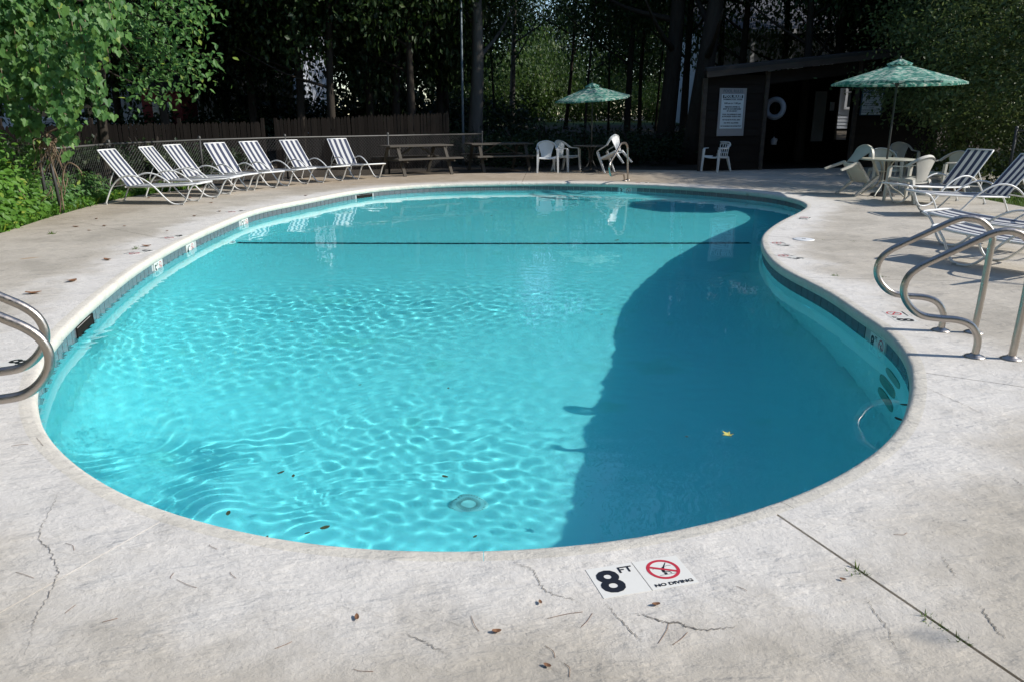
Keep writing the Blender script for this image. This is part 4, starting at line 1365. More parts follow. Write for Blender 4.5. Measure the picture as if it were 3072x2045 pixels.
def sign_two(t, W, H):
    MB().box((0, 0, 0), (W, H, 0.010)).build('sign_face', MAT['sign_blue'], t)
    MB().box((0, -H * 0.07, 0.006), (W * 0.88, H * 0.80, 0.003)).build('text_panel', MAT['sign_white'], t)
    text_part('POOL RULES', W * 0.145, MAT['sign_white'], t, (0, H * 0.415, 0.0058), name='heading', bold=0.003, width=1.1)
    for k, ln in enumerate(('NO LIFEGUARD ON DUTY', 'SWIM AT YOUR OWN RISK', 'NO DIVING', 'NO RUNNING', 'SHOWER BEFORE ENTERING', 'NO GLASS CONTAINERS', 'NO PETS', 'CHILDREN MUST BE WITH AN ADULT', 'POOL MAY BE CLOSED AT ANY TIME')):
        text_part(ln, W * 0.052, MAT['sign_ink'], t, (0, H * (0.27 - k * 0.082), 0.0082), name='sign_line', bold=0.001)
shed_sign('rules_sign', 'tall pool rules sign on a grey board above the white slotted chair', (2157, 265), (2226, 408), sign_one)
shed_sign('rules_sign', 'smaller blue edged pool rules sign under the right parasol', (2584, 266), (2640, 347), sign_two)
# life ring on the partition, jug below
w = at_plane(2325, 326, SA + SB * 0.45, SB)
t = thing('life_ring', 'white life ring hanging in the dark pool house doorway', 'life ring', (w.x, w.y, w.z))
t.rotation_euler = (R(90), 0, math.atan2(SU.y, SU.x) + R(-57))
b = MB(); b.tube([(0.255 * math.cos(k * math.pi / 20), 0.255 * math.sin(k * math.pi / 20), 0) for k in range(40)], 0.078, 12, True, flat=1.0); b.build('ring', MAT['ring'], t)
for k in range(4):
    a_ = R(45) + k * math.pi / 2
    b = MB(); b.tube([Vector((0.255 * math.cos(a_), 0.255 * math.sin(a_), 0)) + Vector((math.cos(a_) * math.cos(q * math.pi / 6), math.sin(a_) * math.cos(q * math.pi / 6), math.sin(q * math.pi / 6))) * 0.080 for q in range(12)], 0.008, 5, True)
    b.build('rope_band', MAT['grey_board'], t)
b = MB(); b.box((-0.02, 0, -0.10), (0.04, 0.50, 0.03)); b.build('hanger', MAT['interior'], t)
w = at_plane(2321, 425, SA + SB * 0.7, SB)
t = thing('plastic_jug', 'small pale plastic jug hanging below the life ring', 'jug', (w.x, w.y, w.z - 0.1))
b = MB(); b.lathe([(0.0, 0.0), (0.085, 0.0), (0.09, 0.02), (0.088, 0.13), (0.05, 0.19), (0.022, 0.205), (0.022, 0.235), (0.0, 0.235)], 18); b.build('body', MAT['grey_board'], t)
b = MB(); b.tube([(0.05, 0, 0.19), (0.10, 0, 0.17), (0.10, 0, 0.11), (0.085, 0, 0.09)], 0.010, 6); b.build('handle', MAT['grey_board'], t)
b = MB(); b.tube([(0, 0, .235), (0, 0, 0.9)], 0.004, 4); b.build('cord', MAT['wire'], t)

# ------------------------------------------------------------------ picket fences
def picket_fence(label, a, b_, ztop0, ztop1):
    a, b_ = Vector(a), Vector(b_)
    L = (b_ - a).length; d = (b_ - a).normalized(); rz = math.atan2(d.y, d.x)
    t = thing('picket_fence', label, 'fence', (a.x, a.y, 0), rz, 'weathered picket fences')
    n = int(L / 0.098)
    r = random.Random(int(L * 100))
    srcs = []
    for q in range(4):
        w = 0.082 + 0.004 * q; H = 1.0
        V = []
        prof_ = [(-w / 2, 0), (w / 2, 0), (w / 2, 0.955), (w * .18, 1.0), (-w * .18, 1.0), (-w / 2, 0.955)]
        for yy in (-0.010, 0.010): V += [(x, yy, z) for x, z in prof_]
        Fc = [(0, 1, 2, 3, 4, 5), (11, 10, 9, 8, 7, 6)] + [(k, 6 + k, 6 + (k + 1) % 6, (k + 1) % 6) for k in range(6)]
        Fc = [tuple(f) for f in Fc]
        me = bpy.data.meshes.new('picket'); me.from_pydata(V, [], Fc); me.materials.append(MAT['picket']); srcs.append(me)
    for i in range(n):
        f = (i + .5) / n
        zt_ = ztop0 + (ztop1 - ztop0) * f + r.uniform(-0.025, 0.025)
        gx_ = a + d * (L * f)
        zb = ground_z(gx_.x, gx_.y) - 0.02
        inst(srcs[i % 4], 'picket', t, (L * f, r.uniform(-.006, .006), zb), (0, R(r.uniform(-.7, .7)), R(r.uniform(-2, 2))), (1, 1, zt_ - zb))
    for z in (0.35, 1.1):
        b = MB(); b.box((L / 2, 0.035, z), (L, 0.04, 0.085)); b.build('rail', MAT['picket'], t)
    for k in range(int(L / 2.4) + 1):
        b = MB(); b.box((min(L - .05, k * 2.4 + 0.05), 0.10, 0.68), (0.09, 0.09, 1.55)); b.build('post', MAT['picket'], t)
    return t
picket_fence('weathered picket fence behind the left loungers, nearer the vines', (-14.5, 22.4, 0), (-7.35, 23.6, 0), 1.24, 1.36)
picket_fence('weathered picket fence behind the picnic table, beyond the narrow gap', (-7.10, 23.7, 0), (-1.92, 24.4, 0), 1.42, 1.62)

# ------------------------------------------------------------------ chain link fences
def chain_fence(label, pts, h=1.0, step=0.085, posts=True):
    t = thing('chain_link_fence', label, 'fence', group='chain link fences')
    P = [Vector(p) for p in pts]
    MB().tube([p + Vector((0, 0, h)) for p in P], 0.021, 8).build('top_rail', MAT['fence_pipe'], t)
    for p in P:
        b = MB(); b.tube([p + Vector((0, 0, -0.05)), p + Vector((0, 0, h + .05))], 0.028, 8); b.build('post', MAT['black_post'], t)
        b = MB(); b.lathe([(0.033, h + .03), (0.033, h + .06), (0.02, h + .085), (0.0, h + .09)], 10, (p.x, p.y, 0)); b.build('post_cap', MAT['fence_pipe'], t)
    vs, fs = [], []
    for a, b_ in zip(P[:-1], P[1:]):
        L = (b_ - a).length; d = (b_ - a) / L; nrm = Vector((-d.y, d.x, 0))
        z0, z1 = 0.03, h - .02
        H = z1 - z0
        n = int((L + H) / step)
        for sgn in (1, -1):
            for i in range(n):
                u0 = i * step - H
                ua, ub, za, zb = u0, u0 + H, z0, z1
                if ua < 0: za += -ua; ua = 0
                if ub > L: zb -= ub - L; ub = L
                if ub - ua < .02: continue
                if sgn < 0: za, zb = z1 - (za - z0), z1 - (zb - z0)
                pa = a + d * ua + Vector((0, 0, za)) + nrm * .003 * sgn; pb_ = a + d * ub + Vector((0, 0, zb)) + nrm * .003 * sgn
                dd = (pb_ - pa).normalized(); s1 = dd.cross(nrm).normalized() * 0.0024; s2 = nrm * 0.0024
                k = len(vs)
                for q in (pa, pb_): vs += [q + s1, q - s1 * .5 + s2 * .87, q - s1 * .5 - s2 * .87]
                fs += [(k, k + 3, k + 4, k + 1), (k + 1, k + 4, k + 5, k + 2), (k + 2, k + 5, k + 3, k)]
    b = MB(); b.add(vs, fs); b.build('wire_mesh', MAT['wire'], t, 'stuff')
    return t
chain_fence('chain link fence behind the left row of loungers', [(-7.75, 12.9, 0), (-7.85, 15.4, 0), (-7.1, 18.0, 0), (-5.7, 19.9, 0), (-3.4, 21.7, 0), (-0.9, 23.7, 0)])
chain_fence('chain link fence beyond the right hand loungers', [(9.9, 15.6, 0), (11.6, 15.0, 0), (12.3, 13.0, 0), (12.8, 10.0, 0)], 1.25)
# leaning dark post at the vine bank
t = thing('fence_post', 'dark leaning fence post standing among the vines and dead twigs', 'post', (at(186, 640).x, at(186, 640).y, 0), 0)
MB().tube([(0, 0, -.05), (-0.03, 0, 0.5), (-0.085, 0.02, 1.0)], 0.027, 8).build('shaft', MAT['black_post'], t)
MB().lathe([(0.03, 0.99), (0.032, 1.01), (0.0, 1.03)], 8, (-0.085, 0.02, 0)).build('cap', MAT['black_post'], t)
# slim light pole
t = thing('light_pole', 'slim blue grey pole rising beside the big tree trunk', 'pole', (-1.62, 26.3, ground_z(-1.62, 26.3)))
b = MB(); b.tube([(0, 0, 0), (0, 0, 1.0), (0, 0, 9.0)], [0.05, 0.042, 0.034], 10); b.build('shaft', MAT['light_pole'], t)
b = MB(); b.beam((0, 0, 8.95), (0.9, 0, 9.1), 0.05, 0.05); b.build('arm', MAT['light_pole'], t)
b = MB(); b.lathe([(0.0, -0.10), (0.16, -0.06), (0.19, 0.02), (0.08, 0.10), (0.0, 0.11)], 14, (0.95, 0, 9.08)); b.build('lamp_head', MAT['light_pole'], t)

# ------------------------------------------------------------------ leaves
DIAMOND = (np.array([(0, 0, 0), (.30, .48, .07), (0, 1, 0), (-.30, .48, .07)], float), [(0, 1, 2), (0, 2, 3)])
VINE = (np.array([(0, 0.06, 0), (.22, -.10, .05), (.46, .08, .10), (.50, .34, .10), (.30, .46, .06), (.24, .70, .04), (0, 1.0, 0),
                  (-.22, -.10, .05), (-.46, .08, .10), (-.50, .34, .10), (-.30, .46, .06), (-.24, .70, .04)], float), [(0, 1, 2, 3, 4, 5, 6), (0, 6, 11, 10, 9, 8, 7)])
OVAL = (np.array([(0, 0, 0), (.20, .22, .05), (.26, .52, .05), (0, 1, 0), (-.26, .52, .05), (-.20, .22, .05)], float), [(0, 1, 2, 3), (0, 3, 4, 5)])
BLADE = (np.array([(-.04, 0, 0), (.04, 0, 0), (.025, .6, .10), (0, 1, .32), (-.025, .6, .10)], float), [(0, 1, 2, 3, 4)])
def leaf_arrays(P, T, Nn, S, shape):
    """P base points, T tip directions, Nn face normals, S sizes"""
    V, Fc = shape
    T = T / np.linalg.norm(T, axis=1)[:, None]
    Nn = Nn - T * np.sum(Nn * T, axis=1)[:, None]
    Nn = Nn / (np.linalg.norm(Nn, axis=1)[:, None] + 1e-9)
    X = np.cross(T, Nn)
    k = len(V)
    out = P[:, None, :] + S[:, None, None] * (V[None, :, 0, None] * X[:, None, :] + V[None, :, 1, None] * T[:, None, :] + V[None, :, 2, None] * Nn[:, None, :])
    fs = [tuple(int(q) + i * k for q in f) for i in range(len(P)) for f in Fc]
    return out.reshape(-1, 3), fs
def leaf_mesh(name, arrs, mat):
    vs, fs, b = [], [], 0
    for v, f in arrs:
        vs.append(v); fs += [tuple(i + b for i in q) for q in f]; b += len(v)
    me = bpy.data.meshes.new(name)
    me.from_pydata(np.concatenate(vs).tolist(), [], fs)
    me.materials.append(mat)
    return me
def rand_unit(n, r):
    v = r.normal(size=(n, 3)); return v / np.linalg.norm(v, axis=1)[:, None]
def crown_mesh(name, seed, rad, hgt, nclump, per, leaf, mat, base=0.0, droop=0.3, shape=DIAMOND, cl=0.5):
    r = np.random.default_rng(seed)
    u = rand_unit(nclump, r) * (r.uniform(0.25, 1.0, nclump) ** 0.5)[:, None]
    cz = (u[:, 2] + 1) / 2
    w = np.where(cz < 0.35, 0.55 + cz * 1.3, 1.0)
    cen = np.stack([u[:, 0] * rad * w, u[:, 1] * rad * w, base + cz * hgt], -1)
    off_ = r.normal(size=(nclump, per, 3)) * np.array([cl, cl, cl * 0.62])
    P = (cen[:, None, :] + off_).reshape(-1, 3)
    out = P - np.array([0, 0, base + hgt * 0.45]); out /= np.linalg.norm(out, axis=1)[:, None]
    T = out * 0.5 + rand_unit(len(P), r) * 0.9 + np.array([0, 0, -droop * 0.4])
    Nn = np.array([0, 0, 0.9]) + out * 0.4 + rand_unit(len(P), r) * 0.8
    S = r.uniform(0.65, 1.25, len(P)) * leaf
    return leaf_mesh(name, [leaf_arrays(P, T, Nn, S, shape)], mat)
CROWN = [crown_mesh('crown', 11, 3.0, 7.5, 95, 190, 0.165, MAT['leaf_forest']),
         crown_mesh('crown', 12, 3.2, 8.5, 110, 190, 0.165, MAT['leaf_deep'], cl=0.6),
         crown_mesh('crown', 13, 2.7, 6.5, 70, 190, 0.16, MAT['leaf_forest'], cl=0.45),
         crown_mesh('crown', 14, 3.0, 7.0, 40, 150, 0.155, MAT['leaf_forest'], cl=0.5),
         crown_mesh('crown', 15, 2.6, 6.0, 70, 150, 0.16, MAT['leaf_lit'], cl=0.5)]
CH = [7.5, 8.5, 6.5, 7.0, 6.0]
def tree(label, x, y, h, r, kind, cbase, lean=(0, 0), group='trees of the dark wood behind the fence', bark='bark', cs=1.0, name='tree'):
    z0 = ground_z(x, y) - 0.1
    t = thing(name, label, 'tree', (x, y, z0), 0, group)
    rr = random.Random(int(x * 131 + y * 17))
    top = Vector((lean[0] * h, lean[1] * h, h))
    P = smooth_path([Vector((0, 0, 0)), top * 0.25 + Vector((rr.uniform(-.1, .1), rr.uniform(-.1, .1), 0)), top * 0.55 + Vector((rr.uniform(-.15, .15), rr.uniform(-.15, .15), 0)), top], 4)
    rs = [r * (1.25 if i == 0 else 1.0) * (1 - 0.75 * i / (len(P) - 1)) for i in range(len(P))]
    tr = MB().tube(P, rs, 10).build('trunk', MAT[bark], t)
    nl = 5
    for k in range(nl):
        f = 0.35 + 0.5 * k / nl
        b0 = P[int(f * (len(P) - 1))]
        a_ = rr.uniform(0, 6.28); ln = h * rr.uniform(.18, .3)
        e = b0 + Vector((math.cos(a_) * ln, math.sin(a_) * ln, ln * rr.uniform(.4, .8)))
        m_ = (b0 + e) / 2 + Vector((0, 0, -0.06 * ln))
        MB().tube(smooth_path([b0, m_, e], 3), [r * .32 * (1 - .8 * q / 6) for q in range(7)], 6).build('limb', MAT[bark], tr)
    sc = (h - cbase + 1.2) / CH[kind]
    c = inst(CROWN[kind], 'crown', t, (top.x * 0.8, top.y * 0.8, cbase), (0, 0, rr.uniform(0, 6.28)), (cs * rr.uniform(.9, 1.1), cs * rr.uniform(.9, 1.1), sc))
    c['kind'] = 'stuff'
    return t
def px_x(px, y): return (px - CX) / FPX * y * (1 / math.cos(PITCH)) * math.cos(PITCH)
# trunks one can tell apart
tree('big grey trunked tree behind the slim blue pole', px_x(1424, 27.5), 27.5, 14, 0.27, 0, 5.0, (0.035, 0), bark='bark_grey')
tree('thick dark trunk leaning right, beside the pool house corner', px_x(2060, 27.0), 27.0, 14, 0.40, 3, 5.4, (0.105, 0))
tree('thick dark upright trunk left of the leaning one', px_x(1975, 29.0), 29.0, 15, 0.36, 3, 5.4, (0.055, 0))
tree('slim pale trunk in the sunlit gap behind the far parasol', px_x(1535, 41.0), 41.0, 13, 0.16, 3, 7.5, (0.01, 0), bark='bark_grey')
for px, yy, hh, rr_, kd, cb in ((1868, 33, 13, 0.15, 3, 3.6), (1905, 36, 13, 0.10, 3, 3.9), (1330, 31, 13, 0.16, 0, 2.2), (1200, 28, 12, 0.17, 2, 2.4), (1690, 40, 14, 0.10, 3, 3.6)):
    tree('slender dark trunk in the shaded wood behind the picnic tables', px_x(px, yy), yy, hh, rr_, kd, cb, (random.uniform(-.06, .06), random.uniform(-.03, .03)), group='slender trunks in the wood', cs=1.0)
for px, yy, cb in ((1490, 36, 1.9), (1815, 37.5, 1.9), (1950, 38.5, 1.7), (1745, 33, 3.3)):
    tree('thin leafed dark tree in front of the sunlit gap', px_x(px, yy), yy, 12, 0.06, 3, cb, (random.uniform(-.08, .08), 0), group='thin trees before the clearing', cs=1.0)
# mass of the wood, left part low and dense
rr_ = random.Random(3)
for (x, y, h, kd, cb) in ((-17, 25.5, 12, 1, 1.6), (-13.8, 27.2, 13, 0, 1.9), (-11.2, 25.9, 11, 2, 2.3), (-9.2, 28.4, 13, 1, 2.6), (-7.0, 26.2, 12, 0, 2.7), (-4.9, 28.0, 13, 1, 2.3), (-3.3, 26.4, 12, 2, 2.7),
                          (-15.5, 31.5, 14, 1, 3.6), (-6.0, 32.5, 15, 1, 2.2), (-2.6, 32.0, 15, 0, 1.6), (-20, 30, 14, 0, 1.4), (-9.6, 32.6, 13, 1, 2.2), (-16.8, 33.0, 13, 0, 0.9), (-4.4, 31.0, 14, 1, 1.2), (-5.8, 25.6, 10, 2, 3.2), (-11.9, 33.4, 13, 1, 0.8)):
    tree('dark leafy tree crowded behind the picket fence', x, y, h, 0.16, kd, cb, group='trees behind the picket fence')
for (x, y, h, kd, cb) in ((8.6, 30.5, 14, 3, 4.4), (11.5, 28.8, 14, 2, 3.6), (14.2, 27.8, 14, 0, 2.6), (16.8, 30.0, 15, 1, 1.6), (20.5, 27.5, 14, 1, 1.2), (13.5, 33.5, 15, 3, 4.4), (19, 34, 15, 1, 1.5), (13.4, 31.0, 13, 1, 3.0), (11.6, 35.0, 13, 3, 2.2), (9.4, 36.5, 12, 3, 2.6), (15.6, 33.0, 13, 0, 2.4), (9.6, 26.4, 12, 2, 3.6), (17.5, 36.0, 13, 1, 1.8), (7.2, 33.5, 14, 2, 4.2)):
    tree('dark leafy tree standing behind the pool house roof', x, y, h, 0.18, kd, cb, group='trees behind the pool house')
# tall trees right of the pool house shade the far deck
for (x, y, h, kd, cb) in ((15.5, 23.3, 13, 1, 1.5), (19.5, 22.8, 14, 0, 1.5), (24.0, 23.5, 15, 1, 2.0), (14.6, 25.6, 12, 2, 1.0), (28, 26, 15, 1, 2), (23, 28.5, 15, 0, 1.5)):
    tree('tall shade tree standing to the right of the pool house', x, y, h, 0.2, kd, cb, group='shade trees right of the pool house')
# far side of the clearing
for i in range(22):
    x = -34 + i * 3.6 + rr_.uniform(-1, 1); y = 60 + rr_.uniform(-3, 5)
    low = -6 < x < 14
    tree('distant tree on the far side of the sunlit clearing', x, y, (8.0 if low else 13) + rr_.uniform(0, 2), 0.16, 1 if i % 2 else 0, 0.3, group='trees beyond the clearing', cs=1.25)
for (x, y, h, kd, cb) in ((15.5, 46.5, 11, 3, 2.5), (19, 50, 12, 3, 2.0), (13.0, 51.5, 10, 3, 2.6)):  # trees added to break up the sunlight in the clearing
    tree('thin crowned tree added to dapple the clearing from the right', x, y, h, 0.14, kd, cb, group='dappling trees by the clearing')
# trees added on the other sides of the pool to block low sky
for i in range(13):
    x = -26 + i * 4.4 + rr_.uniform(-1, 1); y = -11 + rr_.uniform(-2.5, 1.5)
    tree('unseen tree added behind the camera to block low sky', x, y, 15 + rr_.uniform(0, 3), 0.2, (0, 1)[i % 2], 1.0, group='added trees behind the camera', cs=1.35)
for i in range(7):
    tree('tall tree added on the left bank to block low sky', -16.5 + rr_.uniform(-2, 1.5), -6 + i * 4.3, 14 + rr_.uniform(0, 3), 0.2, (1, 0)[i % 2], 1.0, group='added trees on the left bank', cs=1.25)
# sunlit shrubs of the clearing
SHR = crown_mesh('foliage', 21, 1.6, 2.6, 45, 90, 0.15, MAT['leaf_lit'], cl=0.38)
def shrub(label, x, y, me, s, group, cat='shrub', name='shrub', z=None):
    t = thing(name, label, cat, (x, y, ground_z(x, y) - 0.05 if z is None else z), 0, group)
    o = inst(me, 'foliage', t, (0, 0, 0), (0, 0, random.uniform(0, 6.28)), s); o['kind'] = 'stuff'
    rr2 = random.Random(int(x * 77 + y))
    for k in range(4):
        a_ = rr2.uniform(0, 6.28)
        MB().tube(smooth_path([(0, 0, 0), (0.2 * s[0] * math.cos(a_), .2 * s[0] * math.sin(a_), 0.5 * s[2]), (0.6 * s[0] * math.cos(a_), .6 * s[0] * math.sin(a_), 1.4 * s[2])], 3), [0.035, .03, .028, .024, .02, .015, .01], 6).build('stem', MAT['bark'], t)
    return t
for (px, yy, s) in ((1500, 44.5, (1.0, 1.0, 1.1)), (1570, 45.5, (1.2, 1, 1.6)), (1640, 48, (1.0, 1, 1.7)), (1720, 50, (1.1, 1, 1.2)), (1480, 50, (1.2, 1, 2.0)), (1600, 53, (1.5, 1.2, 2.4)), (1850, 52, (1.2, 1, 1.1)), (1760, 54, (1.4, 1.2, 1.9)), (1950, 50, (1, 1, 1)), (1410, 47, (1.1, 1, 1.5))):
    shrub('yellow green shrub lit by the sun in the clearing', px_x(px, yy), yy, SHR, s, 'sunlit shrubs in the clearing')
# low dark undergrowth between the fence line and the wood
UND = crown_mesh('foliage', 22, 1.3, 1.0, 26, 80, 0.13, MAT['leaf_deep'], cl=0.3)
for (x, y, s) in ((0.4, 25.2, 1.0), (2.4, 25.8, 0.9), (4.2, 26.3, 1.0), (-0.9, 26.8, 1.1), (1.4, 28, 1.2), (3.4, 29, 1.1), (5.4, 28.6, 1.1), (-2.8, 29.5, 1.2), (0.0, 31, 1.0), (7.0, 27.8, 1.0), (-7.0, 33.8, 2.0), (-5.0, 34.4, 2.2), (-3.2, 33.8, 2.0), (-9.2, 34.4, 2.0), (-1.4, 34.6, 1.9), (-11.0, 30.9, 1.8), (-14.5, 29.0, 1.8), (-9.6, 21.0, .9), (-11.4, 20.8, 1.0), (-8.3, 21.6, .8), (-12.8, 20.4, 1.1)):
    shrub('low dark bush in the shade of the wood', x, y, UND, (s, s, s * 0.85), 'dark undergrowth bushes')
# large olive bush on the right
BUSH = crown_mesh('foliage', 23, 2.6, 5.7, 215, 150, 0.105, MAT['leaf_olive'], cl=0.33, shape=OVAL)
shrub('large olive green bush towering over the loungers on the right', 12.1, 17.8, BUSH, (1.0, 1.05, 1.0), 'large bushes at the right edge', 'bush', 'bush')
shrub('second large bush at the right frame edge, behind the towering one', 12.4, 21.4, BUSH, (1.1, 1.0, 1.2), 'large bushes at the right edge', 'bush', 'bush')

# tree off to the right whose crown shades the near deck corner
tree('leafy tree whose crown shades the near right deck corner', 8.72, -1.75, 5.0, 0.16, 2, 2.8, group=None, cs=0.72)
# ------------------------------------------------------------------ houses glimpsed through the wood
def house(name, label, x0, x1, y0, y1, zb, h, roof_h, wins, porch=None, siding='siding_white'):
    t = thing(name, label, 'house', ((x0 + x1) / 2, y0, zb), group='white houses behind the trees')
    W, D = x1 - x0, y1 - y0
    n = int(h / 0.16)
    b = MB(); b.box((0, D / 2 + .02, h / 2), (W - .04, D - .04, h)); b.build('wall', MAT[siding], t)
    # clapboards on the side that faces the pool, each one a course of its own
    me = bpy.data.meshes.new('clapboard')
    me.from_pydata([(-W / 2, -0.022, 0), (W / 2, -0.022, 0), (W / 2, -0.004, .165), (-W / 2, -0.004, .165), (-W / 2, 0.01, 0), (W / 2, 0.01, 0)], [], [(0, 1, 2, 3), (4, 5, 1, 0)])
    me.materials.append(MAT[siding])
    for i in range(n): inst(me, 'clapboard', t, (0, 0.012, i * 0.16))
    ov = 0.45
    V = [(-W / 2 - ov, -ov, h - .12), (W / 2 + ov, -ov, h - .12), (W / 2 + ov, D / 2, h + roof_h), (-W / 2 - ov, D / 2, h + roof_h), (-W / 2 - ov, D + ov, h - .12), (W / 2 + ov, D + ov, h - .12)]
    V += [(x, y, z - .16) for x, y, z in V]
    b = MB(); b.add(V, [(0, 1, 2, 3), (3, 2, 5, 4), (6, 9, 8, 7), (9, 10, 11, 8), (0, 6, 7, 1), (4, 5, 11, 10), (0, 3, 9, 6), (3, 4, 10, 9), (1, 7, 8, 2), (2, 8, 11, 5)]); rf = b.build('roof', MAT['shingle'], t)
    b = MB(); b.box((0, -ov - .01, h - .2), (W + 2 * ov, 0.03, 0.2)); b.build('eave_board', MAT['house_trim'], rf)
    for (wx_, wz, ww, wh) in wins:
        b = MB()
        for sx in (-1, 1): b.box((wx_ + sx * ww / 2, -.045, wz), (0.11, 0.05, wh + .11))
        b.box((wx_, -.045, wz + wh / 2), (ww, 0.048, 0.11)); b.box((wx_, -.045, wz - wh / 2), (ww, 0.06, 0.11)); b.box((wx_, -.04, wz), (ww, 0.03, 0.05))
        f = b.build('window', MAT['house_trim'], t)
        b = MB(); b.box((wx_, -.03, wz), (ww - .1, 0.01, wh - .1)); b.build('pane', MAT['glass_dark'], f)
    if porch:
        for px_ in porch:
            b = MB(); b.box((px_, -ov + .08, (h - .3) / 2), (0.17, 0.17, h - .3)); b.build('porch_post', MAT['house_trim'], t)
    return t
house('white_house', 'white clapboard house glimpsed behind the left trees', -23.0, -9.6, 35.5, 42, 0.5, 5.4, 2.2, [(-4.6, 1.6, 1.0, 1.4), (-2.2, 1.6, 1.0, 1.4), (4.8, 1.35, 1.5, 1.2), (1.2, 1.6, 1.0, 1.4), (-3.4, 4.1, 1.0, 1.3), (3.2, 4.1, 1.0, 1.3)])
house('white_house', 'pale house with white porch posts behind the pool house', 9.2, 19.5, 39.0, 46.0, 0.9, 4.6, 2.4, [(-3.6, 1.7, 1.1, 1.5), (-0.8, 1.7, 1.1, 1.5), (2.4, 1.7, 1.1, 1.5)], porch=(-4.9, -3.0, -1.2, 0.9, 3.0, 4.9))
# small dull red shed seen by the white house
t = thing('garden_shed', 'small dull red shed half hidden by leaves behind the fence', 'shed', (-13.3, 31.2, ground_z(-13.3, 31.2)))
b = MB(); b.box((0, 0, 1.15), (1.5, 1.5, 2.3)); b.build('wall', MAT['red'], t)
b = MB(); b.add([(-.9, -.9, 2.25), (.9, -.9, 2.25), (.9, .9, 2.25), (-.9, .9, 2.25), (-.9, 0, 2.9), (.9, 0, 2.9)], [(0, 1, 5, 4), (3, 4, 5, 2), (0, 4, 3), (1, 2, 5), (0, 3, 2, 1)]); b.build('roof', MAT['shingle'], t)
b = MB(); b.box((0, -.77, 0.95), (0.7, 0.03, 1.8)); b.build('door', MAT['house_trim'], t)

# ------------------------------------------------------------------ vine covered tree on the left bank
rv = np.random.default_rng(31)
def blob_leaves(c, rad, n, size, toward=(0.55, -0.5, 0.5), droop=0.9, shell=0.55):
    u = rand_unit(n, rv) * (rv.uniform(shell, 1.0, n))[:, None]
    u *= (1 + 0.22 * np.sin(5 * u[:, :1] + 2 * u[:, 2:3]) * np.cos(4 * u[:, 1:2]))
    P = np.array(c) + u * np.array(rad)
    out = u / np.linalg.norm(u, axis=1)[:, None]
    T = np.array([0, 0, -droop]) + out * 0.35 + rand_unit(n, rv) * 0.45
    Nn = np.array(toward) + out * 0.5 + rand_unit(n, rv) * 0.45
    return leaf_arrays(P, T, Nn, rv.uniform(.6, 1.25, n) * size, VINE)
def strand_leaves(path, per_m, size, spread=0.09, shape=VINE, droop=0.9, toward=(0.5, -0.6, 0.4)):
    path = smooth_path(path, 6)
    L = sum((path[i + 1] - path[i]).length for i in range(len(path) - 1))
    n = max(4, int(L * per_m))
    f = rv.uniform(0, 1, n) * (len(path) - 1.001)
    P = np.array([list(path[int(q)].lerp(path[int(q) + 1], q - int(q))) for q in f]) + rv.normal(size=(n, 3)) * spread
    T = np.array([0, 0, -droop]) + rand_unit(n, rv) * 0.5
    Nn = np.array(toward) + rand_unit(n, rv) * 0.5
    return leaf_arrays(P, T, Nn, rv.uniform(.6, 1.2, n) * size, shape)
t = thing('vine_covered_tree', 'tall tree draped in hanging grape vines at the left edge', 'tree', (0, 0, 0))
t.location = (-9.4, 13.6, 0)
o0 = Vector(t.location)
MB().tube(smooth_path([(0, 0, -.1), (0.1, -.1, 1.6), (0.3, -.3, 3.2), (0.2, -.2, 5.2)], 4), [0.2 - 0.011 * i for i in range(13)], 10).build('trunk', MAT['bark'], t)
for (e1, e2) in (((1.2, -0.6, 3.0), (2.6, -1.0, 3.1)), ((0.6, -1.6, 3.1), (0.9, -3.2, 3.0)), ((1.0, .6, 3.4), (2.4, 1.5, 3.5)), ((-.8, -.6, 3.8), (-1.6, -1.2, 4.4))):
    MB().tube(smooth_path([(0.25, -.25, 2.6), e1, e2], 5), [0.07 - 0.005 * i for i in range(11)], 7).build('branch', MAT['bark'], t)
def loc_arr(a): return (a[0] - np.array(o0), a[1])
mass = [blob_leaves((-9.3, 13.0, 4.3), (2.3, 2.0, 1.5), 3900, 0.112), blob_leaves((-8.0, 12.2, 3.3), (1.25, 1.0, 0.8), 1900, 0.108),
        blob_leaves((-9.1, 11.7, 2.9), (0.8, 0.9, 0.8), 500, 0.108), blob_leaves((-7.0, 12.9, 3.55), (1.2, 1.0, 0.7), 1300, 0.105), blob_leaves((-8.6, 14.6, 2.6), (1.0, .8, 1.0), 1000, 0.105)]
o = inst(leaf_mesh('foliage', [loc_arr(a) for a in mass], MAT['leaf_vine']), 'foliage', t, (0, 0, 0)); o['kind'] = 'stuff'
STR = [[(-10, 120), (5, 220), (25, 300)], [(40, 60), (52, 180), (48, 260)], [(85, 40), (95, 140), (88, 230), (100, 300)], [(130, 130), (150, 230), (158, 320)], [(170, 20), (190, 110), (180, 210)], [(235, 30), (245, 110), (258, 190)],
       [(275, 20), (292, 90), (300, 165)], [(325, 10), (340, 70), (352, 120)], [(20, 150), (30, 260), (60, 340), (95, 400)], [(60, 120), (75, 230), (110, 310)], [(110, 100), (120, 190), (135, 300), (200, 345)], [(150, 80), (170, 200), (190, 300), (215, 360), (225, 372)],
       [(215, 60), (225, 160), (230, 260), (222, 330)], [(255, 60), (270, 150), (285, 235), (295, 300), (312, 345)], [(200, 120), (205, 220), (215, 300)], [(300, 40), (315, 110), (330, 190)],
       [(15, 300), (50, 330), (90, 345), (110, 380)], [(30, 380), (90, 400), (110, 440), (95, 470)], [(180, 395), (205, 400), (212, 430)], [(195, 378), (190, 420), (188, 450)]]
